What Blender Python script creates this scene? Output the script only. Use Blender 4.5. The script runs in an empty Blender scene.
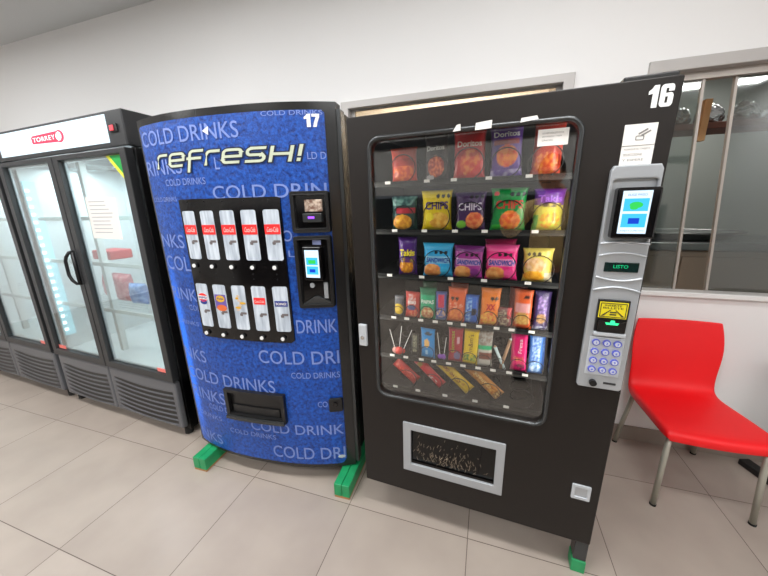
import bpy, bmesh, math, random
from mathutils import Vector, Matrix, Euler, noise
R = random.Random(7)
C = bpy.context.scene.collection
sc = bpy.context.scene
PI = math.pi

# ------------------------------------------------------------ camera, light, exposure
cam_d = bpy.data.cameras.new('camera'); cam = bpy.data.objects.new('camera', cam_d); C.objects.link(cam)
cam.location = (.5174, -1.2347, 1.5109); cam.rotation_euler = (1.3191, .0201, .3117)
cam_d.sensor_width = 36; cam_d.lens = 315.38 / 768 * 36; cam_d.clip_start = .01
sc.camera = cam
sc.view_settings.view_transform = 'Standard'; sc.view_settings.look = 'None'
sc.view_settings.exposure = 0.5; sc.view_settings.gamma = 1; sc.view_settings.use_curve_mapping = False
sc.cycles.use_denoising = True
sc.cycles.max_bounces = 8; sc.cycles.transparent_max_bounces = 12
sc.cycles.sample_clamp_indirect = 6
w_ = bpy.data.worlds.new('world'); sc.world = w_; w_.use_nodes = True
w_.node_tree.nodes['Background'].inputs[0].default_value = (.75, .8, .9, 1)
w_.node_tree.nodes['Background'].inputs[1].default_value = .25

def area(name, loc, rot, sx, sy, power, col=(.97, .985, 1)):
    l = bpy.data.lights.new(name, 'AREA'); l.shape = 'RECTANGLE'; l.size = sx; l.size_y = sy
    l.energy = power; l.color = col
    o = bpy.data.objects.new(name, l); C.objects.link(o); o.location = loc; o.rotation_euler = rot
    return o
LAMPS = [(-3.6, -.7), (-1.2, -.7), (.75, -.62), (-3.6, -2.6), (-1.2, -2.6), (1.2, -2.6), (3.2, -2.6)]
for i, (x, y) in enumerate(LAMPS):
    area('ceiling_lamp_light', (x, y, 2.985), (0, 0, 0), 1.15, .26, 22 if i == 2 else 24)
area('kitchen_fill_light', (2.4, 2.3, 2.75), (0, 0, 0), .3, .9, 14, (1, .97, .92))  # unseen fill light added to brighten the kitchen on the right
area('kitchen_fill_light', (.0, 2.3, 2.7), (1.1, 0, 0), 1.6, .3, 60, (1, .93, .82))  # unseen tilted light added to brighten the strip behind the left window

# ------------------------------------------------------------ materials
def lin(c):
    return tuple((x / 12.92 if x <= .04045 else ((x + .055) / 1.055) ** 2.4) for x in [v / 255 for v in c]) + (1,)
def mat(name, col, rough=.5, metal=0, noise_=None, bump=None, emis=None, es=1, spec=.5, alpha=None):
    m = bpy.data.materials.new(name); m.use_nodes = True; N = m.node_tree.nodes; L = m.node_tree.links
    b = N['Principled BSDF']; b.inputs['Base Color'].default_value = lin(col)
    b.inputs['Roughness'].default_value = rough; b.inputs['Metallic'].default_value = metal
    b.inputs['Specular IOR Level'].default_value = spec
    if emis:
        b.inputs['Emission Color'].default_value = lin(emis); b.inputs['Emission Strength'].default_value = es
    if noise_:
        sc_, c2, amt = noise_
        t = N.new('ShaderNodeTexNoise'); t.inputs['Scale'].default_value = sc_; t.inputs['Detail'].default_value = 5
        tc = N.new('ShaderNodeTexCoord'); L.new(tc.outputs['Object'], t.inputs['Vector'])
        r = N.new('ShaderNodeValToRGB'); r.color_ramp.elements[0].position = .5 - amt; r.color_ramp.elements[1].position = .5 + amt
        r.color_ramp.elements[0].color = lin(col); r.color_ramp.elements[1].color = lin(c2)
        L.new(t.outputs['Fac'], r.inputs['Fac']); L.new(r.outputs['Color'], b.inputs['Base Color'])
    if bump:
        sc_, st = bump
        t = N.new('ShaderNodeTexNoise'); t.inputs['Scale'].default_value = sc_; t.inputs['Detail'].default_value = 4
        tc = N.new('ShaderNodeTexCoord'); L.new(tc.outputs['Object'], t.inputs['Vector'])
        bp = N.new('ShaderNodeBump'); bp.inputs['Strength'].default_value = st; bp.inputs['Distance'].default_value = .01
        L.new(t.outputs['Fac'], bp.inputs['Height']); L.new(bp.outputs['Normal'], b.inputs['Normal'])
    return m
def emat(name, col, s):
    m = bpy.data.materials.new(name); m.use_nodes = True; N = m.node_tree.nodes; L = m.node_tree.links
    N.remove(N['Principled BSDF']); e = N.new('ShaderNodeEmission'); e.inputs[0].default_value = lin(col); e.inputs[1].default_value = s
    L.new(e.outputs[0], N['Material Output'].inputs[0]); return m
def glass(name, tint=(255, 255, 255), boost=1.0, base=.0, rough=.0):
    m = bpy.data.materials.new(name); m.use_nodes = True; N = m.node_tree.nodes; L = m.node_tree.links
    N.remove(N['Principled BSDF'])
    t = N.new('ShaderNodeBsdfTransparent'); t.inputs[0].default_value = lin(tint)
    g = N.new('ShaderNodeBsdfGlossy'); g.inputs['Roughness'].default_value = rough
    f = N.new('ShaderNodeFresnel'); f.inputs[0].default_value = 1.5
    gm = N.new('ShaderNodeNewGeometry'); io = N.new('ShaderNodeMapRange'); io.inputs['To Min'].default_value = 1.5; io.inputs['To Max'].default_value = 1 / 1.5
    L.new(gm.outputs['Backfacing'], io.inputs['Value']); L.new(io.outputs[0], f.inputs[0])
    k = N.new('ShaderNodeMath'); k.operation = 'MULTIPLY_ADD'; k.inputs[1].default_value = boost; k.inputs[2].default_value = base; k.use_clamp = True
    x = N.new('ShaderNodeMixShader')
    L.new(f.outputs[0], k.inputs[0]); L.new(k.outputs[0], x.inputs[0]); L.new(t.outputs[0], x.inputs[1]); L.new(g.outputs[0], x.inputs[2])
    L.new(x.outputs[0], N['Material Output'].inputs[0]); return m

M = {}
M['wall'] = mat('painted_wall', (240, 239, 238), .75, noise_=(1.2, (245, 244, 243), .3), bump=(60, .03))
M['ceil'] = mat('ceiling_paint', (215, 214, 212), .85)
M['black'] = mat('black_plastic', (22, 22, 23), .38)
M['gloss'] = mat('gloss_black', (12, 10, 11), .12)
M['coat'] = mat('brown_black_powder_coat', (28, 23, 20), .45, bump=(300, .04), spec=.35)
M['cab'] = mat('cabinet_black', (26, 25, 25), .45)
M['inner'] = mat('cabinet_liner', (26, 26, 26), .5)
M['rim'] = mat('dark_rim', (72, 74, 75), .25, .6)
M['silver'] = mat('silver_plastic', (176, 180, 184), .32, .35)
M['silver2'] = mat('silver_pale', (196, 201, 206), .3, .2)
M['chrome'] = mat('chrome', (200, 200, 200), .12, 1)
M['alu'] = mat('aluminium_frame', (188, 184, 181), .45, .1)
M['alud'] = mat('aluminium_brown', (176, 168, 160), .35, .3)
M['white'] = mat('white_plastic', (235, 235, 233), .4)
M['paper'] = mat('white_paper', (236, 233, 228), .8)
M['ink'] = mat('grey_ink', (130, 128, 126), .8)
M['inkd'] = mat('dark_ink', (40, 40, 42), .8)
M['num'] = mat('number_white', (240, 240, 238), .5)
M['green'] = mat('green_painted_wood', (24, 140, 84), .35, noise_=(14, (34, 160, 98), .2), bump=(30, .15))
M['wood'] = mat('bare_wood', (176, 128, 84), .7)
M['red'] = mat('red_chair_plastic', (250, 18, 26), .5, bump=(500, .02))
M['legc'] = mat('chair_leg_metal', (176, 173, 160), .38, .25)
M['rub'] = mat('rubber', (24, 24, 24), .7)
M['fr'] = mat('fridge_charcoal', (44, 45, 47), .38)
M['slat'] = mat('grille_grey', (98, 99, 103), .35)
M['frb'] = mat('fridge_black', (17, 17, 18), .35)
M['frw'] = mat('fridge_liner', (232, 236, 238), .5)
M['sign'] = emat('lit_sign', (226, 246, 255), 1.15)
M['led'] = emat('led_dots', (235, 252, 255), 3.5)
M['ledb'] = mat('led_bar', (190, 226, 236), .4, emis=(170, 230, 245), es=.55)
M['logo'] = mat('logo_red', (226, 48, 78), .5, emis=(226, 48, 78), es=.55)
M['logow'] = mat('logo_white', (250, 240, 240), .5, emis=(255, 240, 240), es=.8)
M['tri'] = mat('sticker_green', (20, 160, 70), .5)
M['triy'] = mat('sticker_yellow', (226, 226, 60), .5)
M['pinks'] = mat('sticker_pink', (250, 130, 120), .5)
M['lblue'] = mat('lettering_pale_blue', (122, 142, 205), .55)
M['ltt'] = mat('lettering_cream', (196, 204, 180), .4)
M['ltd'] = mat('lettering_outline', (22, 34, 66), .4)
M['scrw'] = emat('screen_white', (214, 236, 255), 1.0)
M['scrc'] = emat('screen_cyan', (70, 190, 235), .95)
M['scrg'] = emat('screen_green', (60, 205, 90), .9)
M['scrb'] = emat('screen_blue', (30, 70, 200), .9)
M['grn'] = emat('green_led', (30, 200, 130), .9)
M['grnb'] = emat('green_lamp', (60, 240, 150), 1.3)
M['vio'] = emat('violet_led', (150, 80, 255), 1.6)
M['dgreen'] = mat('display_dark_green', (10, 34, 32), .2)
M['yel'] = mat('sign_yellow', (232, 214, 30), .5)
M['kring'] = mat('key_blue_ring', (96, 104, 190), .3, .2, emis=(90, 110, 230), es=.1)
M['kface'] = mat('key_face', (212, 216, 232), .3, .3)
M['note'] = mat('bill_picture', (208, 190, 172), .7, noise_=(60, (120, 84, 70), .12))
M['shirt'] = mat('shirt_tan', (248, 214, 150), .85, noise_=(8, (240, 204, 140), .3))
M['skin'] = mat('skin', (226, 160, 126), .5)
M['hair'] = mat('hair_dark', (34, 28, 26), .7, bump=(120, .4))
M['trous'] = mat('trousers_dark', (44, 46, 58), .85)
M['phone'] = mat('phone_black', (14, 14, 16), .2)
M['beige'] = mat('kitchen_cupboard', (140, 124, 110), .6)
M['kgrey'] = mat('kitchen_wall', (150, 156, 152), .7)
M['steel'] = mat('steel', (120, 122, 122), .3, .8)
M['foil'] = mat('foil', (205, 208, 212), .22, .9, bump=(45, .9))
M['beam'] = mat('red_brown_beam', (112, 66, 52), .6)
M['post'] = mat('pine_post', (196, 150, 104), .6)
M['glass'] = glass('machine_glass', (250, 251, 250), 2.2)
M['fglass'] = glass('fridge_glass', (240, 248, 248), 2.0, .05)
M['wglass'] = glass('window_glass', (215, 220, 218), 1.2, .05, .04)
M['dglass'] = glass('flap_glass', (120, 112, 106), 1.0)
M['tray'] = mat('tray_metal', (26, 26, 26), .8, spec=.2)
M['traylip'] = mat('tray_lip', (44, 44, 43), .8, spec=.2)
M['coil'] = mat('coil_wire', (18, 18, 19), .3, .3)
M['darkwin'] = mat('dark_opening', (40, 42, 44), .25)
M['base'] = mat('skirting_tile', (150, 138, 128), .4)
M['desk'] = mat('desk_grey', (150, 152, 152), .5)
M['fillw'] = emat('fill_strip_glow', (255, 246, 230), .6)  # glow of the added strips inside the snack machine
M['lampw'] = emat('lamp_diffuser', (255, 250, 242), 4.0)

def floor_mat():
    m = bpy.data.materials.new('floor_tiles'); m.use_nodes = True; N = m.node_tree.nodes; L = m.node_tree.links
    b = N['Principled BSDF']
    tc = N.new('ShaderNodeTexCoord'); sep = N.new('ShaderNodeSeparateXYZ'); L.new(tc.outputs['Object'], sep.inputs[0])
    def mth(op, a, b_=None):
        n = N.new('ShaderNodeMath'); n.operation = op
        for i, v in ((0, a), (1, b_)):
            if v is None: continue
            if isinstance(v, (int, float)): n.inputs[i].default_value = v
            else: L.new(v, n.inputs[i])
        return n.outputs[0]
    s = .6017; g = []; cells = []
    for ax, off in ((0, -.09), (1, -.041)):
        u = mth('DIVIDE', mth('SUBTRACT', sep.outputs[ax], off), s)
        fr = mth('FRACT', u); cells.append(mth('FLOOR', u))
        g.append(mth('MINIMUM', fr, mth('SUBTRACT', 1, fr)))
    d = mth('MINIMUM', g[0], g[1])
    grout = mth('LESS_THAN', d, .0028)
    cx = N.new('ShaderNodeCombineXYZ'); L.new(cells[0], cx.inputs[0]); L.new(cells[1], cx.inputs[1])
    wn = N.new('ShaderNodeTexWhiteNoise'); L.new(cx.outputs[0], wn.inputs['Vector'])
    t = N.new('ShaderNodeTexNoise'); t.inputs['Scale'].default_value = 3.0; t.inputs['Detail'].default_value = 3; t.inputs['Roughness'].default_value = .5
    va = N.new('ShaderNodeVectorMath'); va.operation = 'ADD'; L.new(tc.outputs['Object'], va.inputs[0]); L.new(wn.outputs['Color'], va.inputs[1])
    L.new(va.outputs[0], t.inputs['Vector'])
    r = N.new('ShaderNodeValToRGB'); r.color_ramp.elements[0].position = .3; r.color_ramp.elements[1].position = .72
    r.color_ramp.elements[0].color = lin((162, 150, 140)); r.color_ramp.elements[1].color = lin((176, 164, 153))
    L.new(t.outputs['Fac'], r.inputs['Fac'])
    mx = N.new('ShaderNodeMix'); mx.data_type = 'RGBA'; mx.inputs['B'].default_value = lin((96, 84, 76))
    L.new(grout, mx.inputs['Factor']); L.new(r.outputs['Color'], mx.inputs['A']); L.new(mx.outputs['Result'], b.inputs['Base Color'])
    rr = mth('MULTIPLY_ADD', t.outputs['Fac'], .1); N[-1].inputs[2].default_value = .3
    L.new(rr, b.inputs['Roughness'])
    bp = N.new('ShaderNodeBump'); bp.inputs['Strength'].default_value = .4; bp.inputs['Distance'].default_value = .002; bp.invert = True
    L.new(grout, bp.inputs['Height']); L.new(bp.outputs['Normal'], b.inputs['Normal'])
    return m
M['floor'] = floor_mat()

def art_mat():
    m = bpy.data.materials.new('printed_blue_ice'); m.use_nodes = True; N = m.node_tree.nodes; L = m.node_tree.links
    b = N['Principled BSDF']; b.inputs['Roughness'].default_value = .34
    tc = N.new('ShaderNodeTexCoord')
    v = N.new('ShaderNodeTexVoronoi'); v.inputs['Scale'].default_value = 60; v.feature = 'SMOOTH_F1'
    n = N.new('ShaderNodeTexNoise'); n.inputs['Scale'].default_value = 62; n.inputs['Detail'].default_value = 4; n.inputs['Roughness'].default_value = .7
    L.new(tc.outputs['Object'], v.inputs['Vector']); L.new(tc.outputs['Object'], n.inputs['Vector'])
    r = N.new('ShaderNodeValToRGB'); e = r.color_ramp.elements
    e[0].position = .34; e[0].color = lin((4, 30, 96)); e[1].position = .62; e[1].color = lin((24, 84, 178))
    L.new(n.outputs['Fac'], r.inputs['Fac']); L.new(r.outputs['Color'], b.inputs['Base Color'])
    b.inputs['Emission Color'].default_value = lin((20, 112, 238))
    # glow painted into the emission, as from a tube behind the left edge
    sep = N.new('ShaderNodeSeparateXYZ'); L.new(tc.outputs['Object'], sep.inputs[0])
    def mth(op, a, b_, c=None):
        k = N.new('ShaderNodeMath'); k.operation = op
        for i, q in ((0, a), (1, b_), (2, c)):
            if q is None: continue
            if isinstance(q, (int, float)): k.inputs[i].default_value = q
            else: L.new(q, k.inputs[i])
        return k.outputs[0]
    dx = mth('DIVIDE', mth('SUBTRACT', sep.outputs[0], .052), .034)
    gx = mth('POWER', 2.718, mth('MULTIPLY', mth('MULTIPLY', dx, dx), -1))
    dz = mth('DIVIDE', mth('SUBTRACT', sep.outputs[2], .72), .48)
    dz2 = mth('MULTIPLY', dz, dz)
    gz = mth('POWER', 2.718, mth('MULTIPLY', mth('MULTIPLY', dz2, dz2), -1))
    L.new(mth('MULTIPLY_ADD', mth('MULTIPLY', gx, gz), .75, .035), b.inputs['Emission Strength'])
    bp = N.new('ShaderNodeBump'); bp.inputs['Strength'].default_value = .5; bp.inputs['Distance'].default_value = .006
    L.new(n.outputs['Fac'], bp.inputs['Height']); L.new(bp.outputs['Normal'], b.inputs['Normal'])
    return m
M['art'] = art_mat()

def can_mat():
    m = bpy.data.materials.new('selection_label'); m.use_nodes = True; N = m.node_tree.nodes; L = m.node_tree.links
    b = N['Principled BSDF']; b.inputs['Roughness'].default_value = .3
    tc = N.new('ShaderNodeTexCoord'); mp = N.new('ShaderNodeMapping'); mp.inputs['Scale'].default_value = (60, 60, 8)
    n = N.new('ShaderNodeTexNoise'); n.inputs['Scale'].default_value = 1
    L.new(tc.outputs['Object'], mp.inputs[0]); L.new(mp.outputs[0], n.inputs['Vector'])
    r = N.new('ShaderNodeValToRGB'); e = r.color_ramp.elements; e[0].position = .3; e[0].color = lin((150, 160, 172)); e[1].position = .7; e[1].color = lin((206, 214, 222))
    L.new(n.outputs['Fac'], r.inputs['Fac']); L.new(r.outputs['Color'], b.inputs['Base Color'])
    b.inputs['Emission Color'].default_value = lin((200, 210, 222)); b.inputs['Emission Strength'].default_value = .12
    return m
M['can'] = can_mat()

def vcol_mat(name='printed_wrapper', rough=.3):
    m = bpy.data.materials.new(name); m.use_nodes = True; N = m.node_tree.nodes; L = m.node_tree.links
    b = N['Principled BSDF']; b.inputs['Roughness'].default_value = rough
    a = N.new('ShaderNodeVertexColor'); a.layer_name = 'Col'; L.new(a.outputs['Color'], b.inputs['Base Color'])
    n = N.new('ShaderNodeTexNoise'); n.inputs['Scale'].default_value = 40
    tc = N.new('ShaderNodeTexCoord'); L.new(tc.outputs['Object'], n.inputs['Vector'])
    bp = N.new('ShaderNodeBump'); bp.inputs['Strength'].default_value = .5; bp.inputs['Distance'].default_value = .01
    L.new(n.outputs['Fac'], bp.inputs['Height']); L.new(bp.outputs['Normal'], b.inputs['Normal'])
    return m
M['wrap'] = vcol_mat()

# ------------------------------------------------------------ mesh helpers
def link(name, me, parent=None):
    o = bpy.data.objects.new(name, me); C.objects.link(o)
    if parent: o.parent = parent
    return o
def obj(name, bm, m, parent=None, smooth=False, loc=None):
    me = bpy.data.meshes.new(name)
    bmesh.ops.recalc_face_normals(bm, faces=bm.faces)
    bm.to_mesh(me); bm.free()
    for x in (m if isinstance(m, (list, tuple)) else [m]): me.materials.append(x)
    if smooth:
        for p in me.polygons: p.use_smooth = True
    o = link(name, me, parent)
    if loc: o.location = loc
    return o
def nb(): return bmesh.new()
def box(bm, x0, x1, y0, y1, z0, z1, bev=0, mi=0, seg=2):
    r = bmesh.ops.create_cube(bm, size=1)
    vs = r['verts']
    for v in vs:
        v.co = Vector(((x0 + x1) / 2 + v.co.x * (x1 - x0), (y0 + y1) / 2 + v.co.y * (y1 - y0), (z0 + z1) / 2 + v.co.z * (z1 - z0)))
    fs = set(f for v in vs for f in v.link_faces)
    for f in fs: f.material_index = mi
    if bev:
        es = set(e for v in vs for e in v.link_edges)
        r2 = bmesh.ops.bevel(bm, geom=list(es), offset=bev, segments=seg, affect='EDGES', profile=.5)
        for f in r2['faces']: f.material_index = mi
        vs = list(set(v for f in r2['faces'] for v in f.verts) | set(v for v in vs if v.is_valid))
    return vs
def cyl(bm, c, axis, r, h, n=20, r2=None, mi=0):
    """cylinder centred at c along axis 'x','y','z' or a Vector"""
    ax = {'x': Vector((1, 0, 0)), 'y': Vector((0, 1, 0)), 'z': Vector((0, 0, 1))}.get(axis, axis)
    q = Vector((0, 0, 1)).rotation_difference(ax).to_matrix().to_4x4()
    res = bmesh.ops.create_cone(bm, cap_ends=True, segments=n, radius1=r, radius2=r if r2 is None else r2, depth=h, matrix=Matrix.Translation(c) @ q)
    for v in res['verts']:
        for f in v.link_faces: f.material_index = mi
    return res['verts']
def tube(bm, pts, r, n=8, closed=False, mi=0, rads=None):
    pts = [Vector(p) for p in pts]; N = len(pts); rings = []
    up = None
    for i, p in enumerate(pts):
        a = pts[(i - 1) % N] if (closed or i > 0) else p
        b = pts[(i + 1) % N] if (closed or i < N - 1) else p
        t = (b - a).normalized()
        if up is None:
            up = t.orthogonal().normalized()
        else:
            up = (up - t * up.dot(t)).normalized()
        s = t.cross(up); rr = rads[i] if rads else r
        rings.append([bm.verts.new(p + (up * math.cos(2 * PI * k / n) + s * math.sin(2 * PI * k / n)) * rr) for k in range(n)])
    M_ = N if closed else N - 1
    for i in range(M_):
        A, B = rings[i], rings[(i + 1) % N]
        # align twist for closed loops
        off = 0
        if closed and i == N - 1:
            off = min(range(n), key=lambda q: (A[0].co - B[q].co).length)
        for k in range(n):
            f = bm.faces.new((A[k], A[(k + 1) % n], B[(k + 1 + off) % n], B[(k + off) % n])); f.material_index = mi; f.smooth = True
    if not closed:
        for rg, fl in ((rings[0], True), (rings[-1], False)):
            f = bm.faces.new(rg if fl else rg[::-1]); f.material_index = mi
def rrect(x0, x1, z0, z1, r, n=6):
    pts = []
    for cx, cz, a0 in ((x1 - r, z1 - r, 0), (x0 + r, z1 - r, 90), (x0 + r, z0 + r, 180), (x1 - r, z0 + r, 270)):
        if r <= 0: pts.append((cx, cz)); continue
        for k in range(n + 1):
            a = math.radians(a0 + 90 * k / n); pts.append((cx + r * math.cos(a), cz + r * math.sin(a)))
    return pts
def ell(cx, cz, rx, rz, n=24):
    return [(cx + rx * math.cos(2 * PI * k / n), cz + rz * math.sin(2 * PI * k / n)) for k in range(n)]
def plate_mesh(outer, holes, y0, y1, bev=0):
    """flat plate in x-z with holes, thickness y0..y1, returned as a mesh"""
    cu = bpy.data.curves.new('p', 'CURVE'); cu.dimensions = '2D'; cu.fill_mode = 'BOTH'
    cu.extrude = (y1 - y0) / 2 - bev; cu.bevel_depth = bev; cu.bevel_resolution = 1
    if bev: cu.offset = -bev
    for loop in [outer] + holes:
        s = cu.splines.new('POLY'); s.points.add(len(loop) - 1); s.use_cyclic_u = True
        for p, (x, z) in zip(s.points, loop): p.co = (x, z, 0, 1)
    o = bpy.data.objects.new('p', cu); me = bpy.data.meshes.new_from_object(o)
    bpy.data.objects.remove(o); bpy.data.curves.remove(cu)
    for v in me.vertices:
        x, z, t = v.co; v.co = (x, (y0 + y1) / 2 - t, z)
    return me
def add_plate(bm, outer, holes, y0, y1, mi=0, bev=0, fn=None):
    me = plate_mesh(outer, holes, y0, y1, bev)
    if fn:
        for v in me.vertices: v.co = fn(*v.co)
    n0 = len(bm.faces); bm.from_mesh(me); bpy.data.meshes.remove(me)
    bm.faces.ensure_lookup_table()
    for f in bm.faces[n0:]: f.material_index = mi; f.smooth = False
def add_text(bm, s, x, z, w=None, h=None, y=0, fn=None, mi=0, off=0, shear=0, space=1, rot=0, align='L', clip=None):
    """lettering in the x-z plane facing -y, placed so that its box starts at x,z and is w by h"""
    cu = bpy.data.curves.new('t', 'FONT'); cu.body = s; cu.size = 1; cu.offset = off; cu.space_character = space; cu.resolution_u = 4
    o = bpy.data.objects.new('t', cu); me = bpy.data.meshes.new_from_object(o); bpy.data.objects.remove(o); bpy.data.curves.remove(cu)
    if not me.vertices: return
    xs = [v.co.x for v in me.vertices]; ys = [v.co.y for v in me.vertices]
    x0, x1, z0, z1 = min(xs), max(xs), min(ys), max(ys)
    sh = h / (z1 - z0) if h else w / (x1 - x0); sw = w / (x1 - x0) if w else sh
    for v in me.vertices:
        a = (v.co.x - x0) * sw; b = (v.co.y - z0) * sh; a += shear * b
        if rot: a, b = a * math.cos(rot) - b * math.sin(rot), a * math.sin(rot) + b * math.cos(rot)
        if align == 'C' : a -= (x1 - x0) * sw / 2
        X, Z = x + a, z + b
        v.co = fn(X, y, Z) if fn else (X, y, Z)
    n0 = len(bm.faces); bm.from_mesh(me); bpy.data.meshes.remove(me); bm.faces.ensure_lookup_table()
    for f in bm.faces[n0:]: f.material_index = mi
def digit(bm, ch, x, z, w, h, y, fn=None):
    if ch == '1': o_ = [(.42, 0), (1, 0), (1, 1), (.5, 1), (.3, .86), (0, .76), (0, .60), (.42, .64)]; hs = []
    elif ch == '7': o_ = [(.12, 0), (.58, 0), (.72, .35), (1, .78), (1, 1), (0, 1), (0, .78), (.56, .78), (.30, .40)]; hs = []
    else:
        o_ = [(1, .68), (1, .86), (.93, .95), (.8, 1), (.2, 1), (.07, .95), (0, .86), (0, .14), (.07, .05), (.2, 0), (.8, 0), (.93, .05), (1, .14), (1, .48), (.93, .58), (.8, .62), (.42, .60), (.40, .64), (.40, .82), (.60, .82), (.60, .68)]
        hs = [[(.40, .17), (.60, .17), (.60, .45), (.40, .45)]]
    f = lambda p: (x + p[0] * w, z + p[1] * h)
    add_plate(bm, [f(p) for p in o_], [[f(p) for p in h_] for h_ in hs], y - .0002, y + .0004, fn=(lambda X, Y, Z: fn(X, Y, Z)) if fn else None)
def ribbon(bm, path, t, y, fn, tr, closed=False):
    P = [Vector((p[0], p[1])) for p in path]; n = len(P); Lf, Rt = [], []
    for i in range(n):
        a = P[i - 1] if (i or closed) else None; b = P[(i + 1) % n] if (i < n - 1 or closed) else None
        d1 = (P[i] - a).normalized() if a is not None else None; d2 = (b - P[i]).normalized() if b is not None else None
        d1 = d1 or d2; d2 = d2 or d1
        m_ = (d1 + d2).normalized(); nrm = Vector((-m_.y, m_.x)); k = 1 / max(.5, nrm.dot(Vector((-d1.y, d1.x))))
        e = Vector((0, 0))
        if not closed and i == 0: e = -d1 * t * .3
        if not closed and i == n - 1: e = d1 * t * .3
        Lf.append(P[i] + nrm * t / 2 * k + e); Rt.append(P[i] - nrm * t / 2 * k + e)
    for i in range(n if closed else n - 1):
        j = (i + 1) % n
        q = [Lf[i], Rt[i], Rt[j], Lf[j]]
        bm.faces.new([bm.verts.new(fn(*(lambda c: (c[0], y, c[1]))(tr(p)))) for p in q])
def arc(cx, cy, r, a0, a1, n=5): return [(cx + r * math.cos(math.radians(a0 + (a1 - a0) * k / n)), cy + r * math.sin(math.radians(a0 + (a1 - a0) * k / n))) for k in range(n + 1)]
GL = {  # letter strokes in a box one unit high
 'r': (.85, [[(.08, 0), (.08, .7)] + arc(.30, .68, .22, 180, 90) + [(.80, .90)]]),
 'e': (1.2, [[(.10, .46), (1.08, .46), (1.08, .70)] + arc(.88, .70, .20, 0, 90) + [(.34, .90)] + arc(.30, .68, .22, 90, 180) + [(.08, .28)] + arc(.30, .28, .22, 180, 270) + [(1.0, .06)]]),
 'F': (1.0, [[(.16, -.42), (.16, .78)] + arc(.36, .80, .20, 180, 90) + [(.95, 1.0)], [(.0, .50), (.85, .50)]]),
 's': (1.1, [[(1.0, .92), (.28, .92)] + arc(.28, .70, .20, 90, 180) + arc(.28, .68, .20, 180, 270) + [(.80, .48)] + arc(.80, .27, .21, 90, -90) + [(.06, .06)]]),
 'H': (1.2, [[(.10, 0), (.10, .96)], [(1.08, 0), (1.08, .96)], [(.10, .49), (1.08, .49)]]),
 '!': (.3, [[(.14, .36), (.14, 1.02)], [(.14, .02), (.14, .13)]]),
}
def title(bm, x0, z0, w, h, t, y, fn, shear=.3):
    letters = 'reFresH!'; adv = sum(GL[c][0] for c in letters) + .16 * (len(letters) - 1); sx = w / adv; x = 0
    for c in letters:
        for st_ in GL[c][1]:
            ribbon(bm, st_, t, y, fn, lambda p, x=x: (x0 + (x + p[0]) * sx + shear * p[1] * h, z0 + p[1] * h))
        x += GL[c][0] + .16
def thing(name, label, cat, loc=(0, 0, 0), rot=(0, 0, 0), group=None):
    o = bpy.data.objects.new(name, None); C.objects.link(o); o.location = loc; o.rotation_euler = rot
    o.empty_display_size = .1
    o['label'] = label; o['category'] = cat
    if group: o['group'] = group
    return o
def tag(o, label, cat, group=None):
    o['label'] = label; o['category'] = cat
    if group: o['group'] = group
    return o
def struct(name, bm, m, parent=None, label=None):
    o = obj(name, bm, m, parent)
    if not parent: o['kind'] = 'structure'
    if label: o['label'] = label
    return o

# ------------------------------------------------------------ the room
XL, XR, YB, YF, ZC = -6.0, 4.0, .93, -4.0, 3.04
bm = nb(); box(bm, XL, XR, YF, YB, -.1, 0); struct('floor', bm, M['floor'])
bm = nb(); box(bm, XL, XR, YF, YB, ZC, ZC + .1); struct('ceiling', bm, M['ceil'])
W1 = (-.415, .868, 1.0, 2.152); W2 = (1.3, 3.2, 1.01, 2.14)
bm = nb()
add_plate(bm, [(XL, 0), (XR, 0), (XR, ZC), (XL, ZC)], [rrect(*W1, 0), rrect(*W2, 0)], YB, YB + .055)
struct('wall_back', bm, M['wall'])
bm = nb(); box(bm, XL - .1, XL, YF, YB + .14, 0, ZC)
struct('wall_left', bm, M['wall'])
bm = nb(); box(bm, XR, XR + .1, YF, YB + .14, 0, ZC); struct('wall_right', bm, M['wall'])
bm = nb(); add_plate(bm, [(XL, 0), (XR, 0), (XR, ZC), (XL, ZC)], [rrect(-3.3, 3.6, .0, 1.45, 0)], YF - .1, YF); struct('wall_front', bm, mat('wall_paint_far', (196, 194, 190), .75))
bm = nb(); box(bm, -3.25, 3.55, YF - .12, YF - .03, 0, 1.40); struct('door_1', bm, M['darkwin'])
bm = nb(); box(bm, XL, XR, YF, YF + .05, 2.16, 2.26); struct('trim_1', bm, M['darkwin'])
bm = nb(); box(bm, XL, XR, YB - .012, YB, 0, .1, .003); struct('baseboard_back', bm, M['base'])

def window(name, W, extra=None):
    x0, x1, z0, z1 = W; f = .05
    bm = nb()
    add_plate(bm, rrect(x0 - f, x1 + f, z0 - .02, 2.19, 0), [rrect(x0 + .004, x1 - .004, z0 + .004, z1 - .004, 0)], YB - .02, YB + .05, bev=.003)
    o = struct(name, bm, M['alu'])
    return o
w1 = window('window_1', W1)
bm = nb(); add_plate(bm, rrect(W1[0], W1[1], W1[2], W1[3], 0), [rrect(W1[0] + .03, W1[1] - .03, W1[2] + .03, W1[3] - .010, 0)], YB + .03, YB + .05); obj('window_sash', bm, M['alu'], w1)
bm = nb(); box(bm, W1[0] + .03, W1[1] - .03, YB + .038, YB + .044, W1[2] + .03, W1[3] - .010); obj('window_glass', bm, M['wglass'], w1)
w2 = window('window_2', W2)
bm = nb(); box(bm, W2[0] - .06, W2[1] + .06, YB - .03, YB + .02, .985, 1.012, .003); obj('window_sill', bm, M['white'], w2)
bm = nb(); box(bm, W2[0], W2[1], YB + .03, YB + .07, 2.10, 2.14); obj('window_sash', bm, M['alud'], w2)
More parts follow.
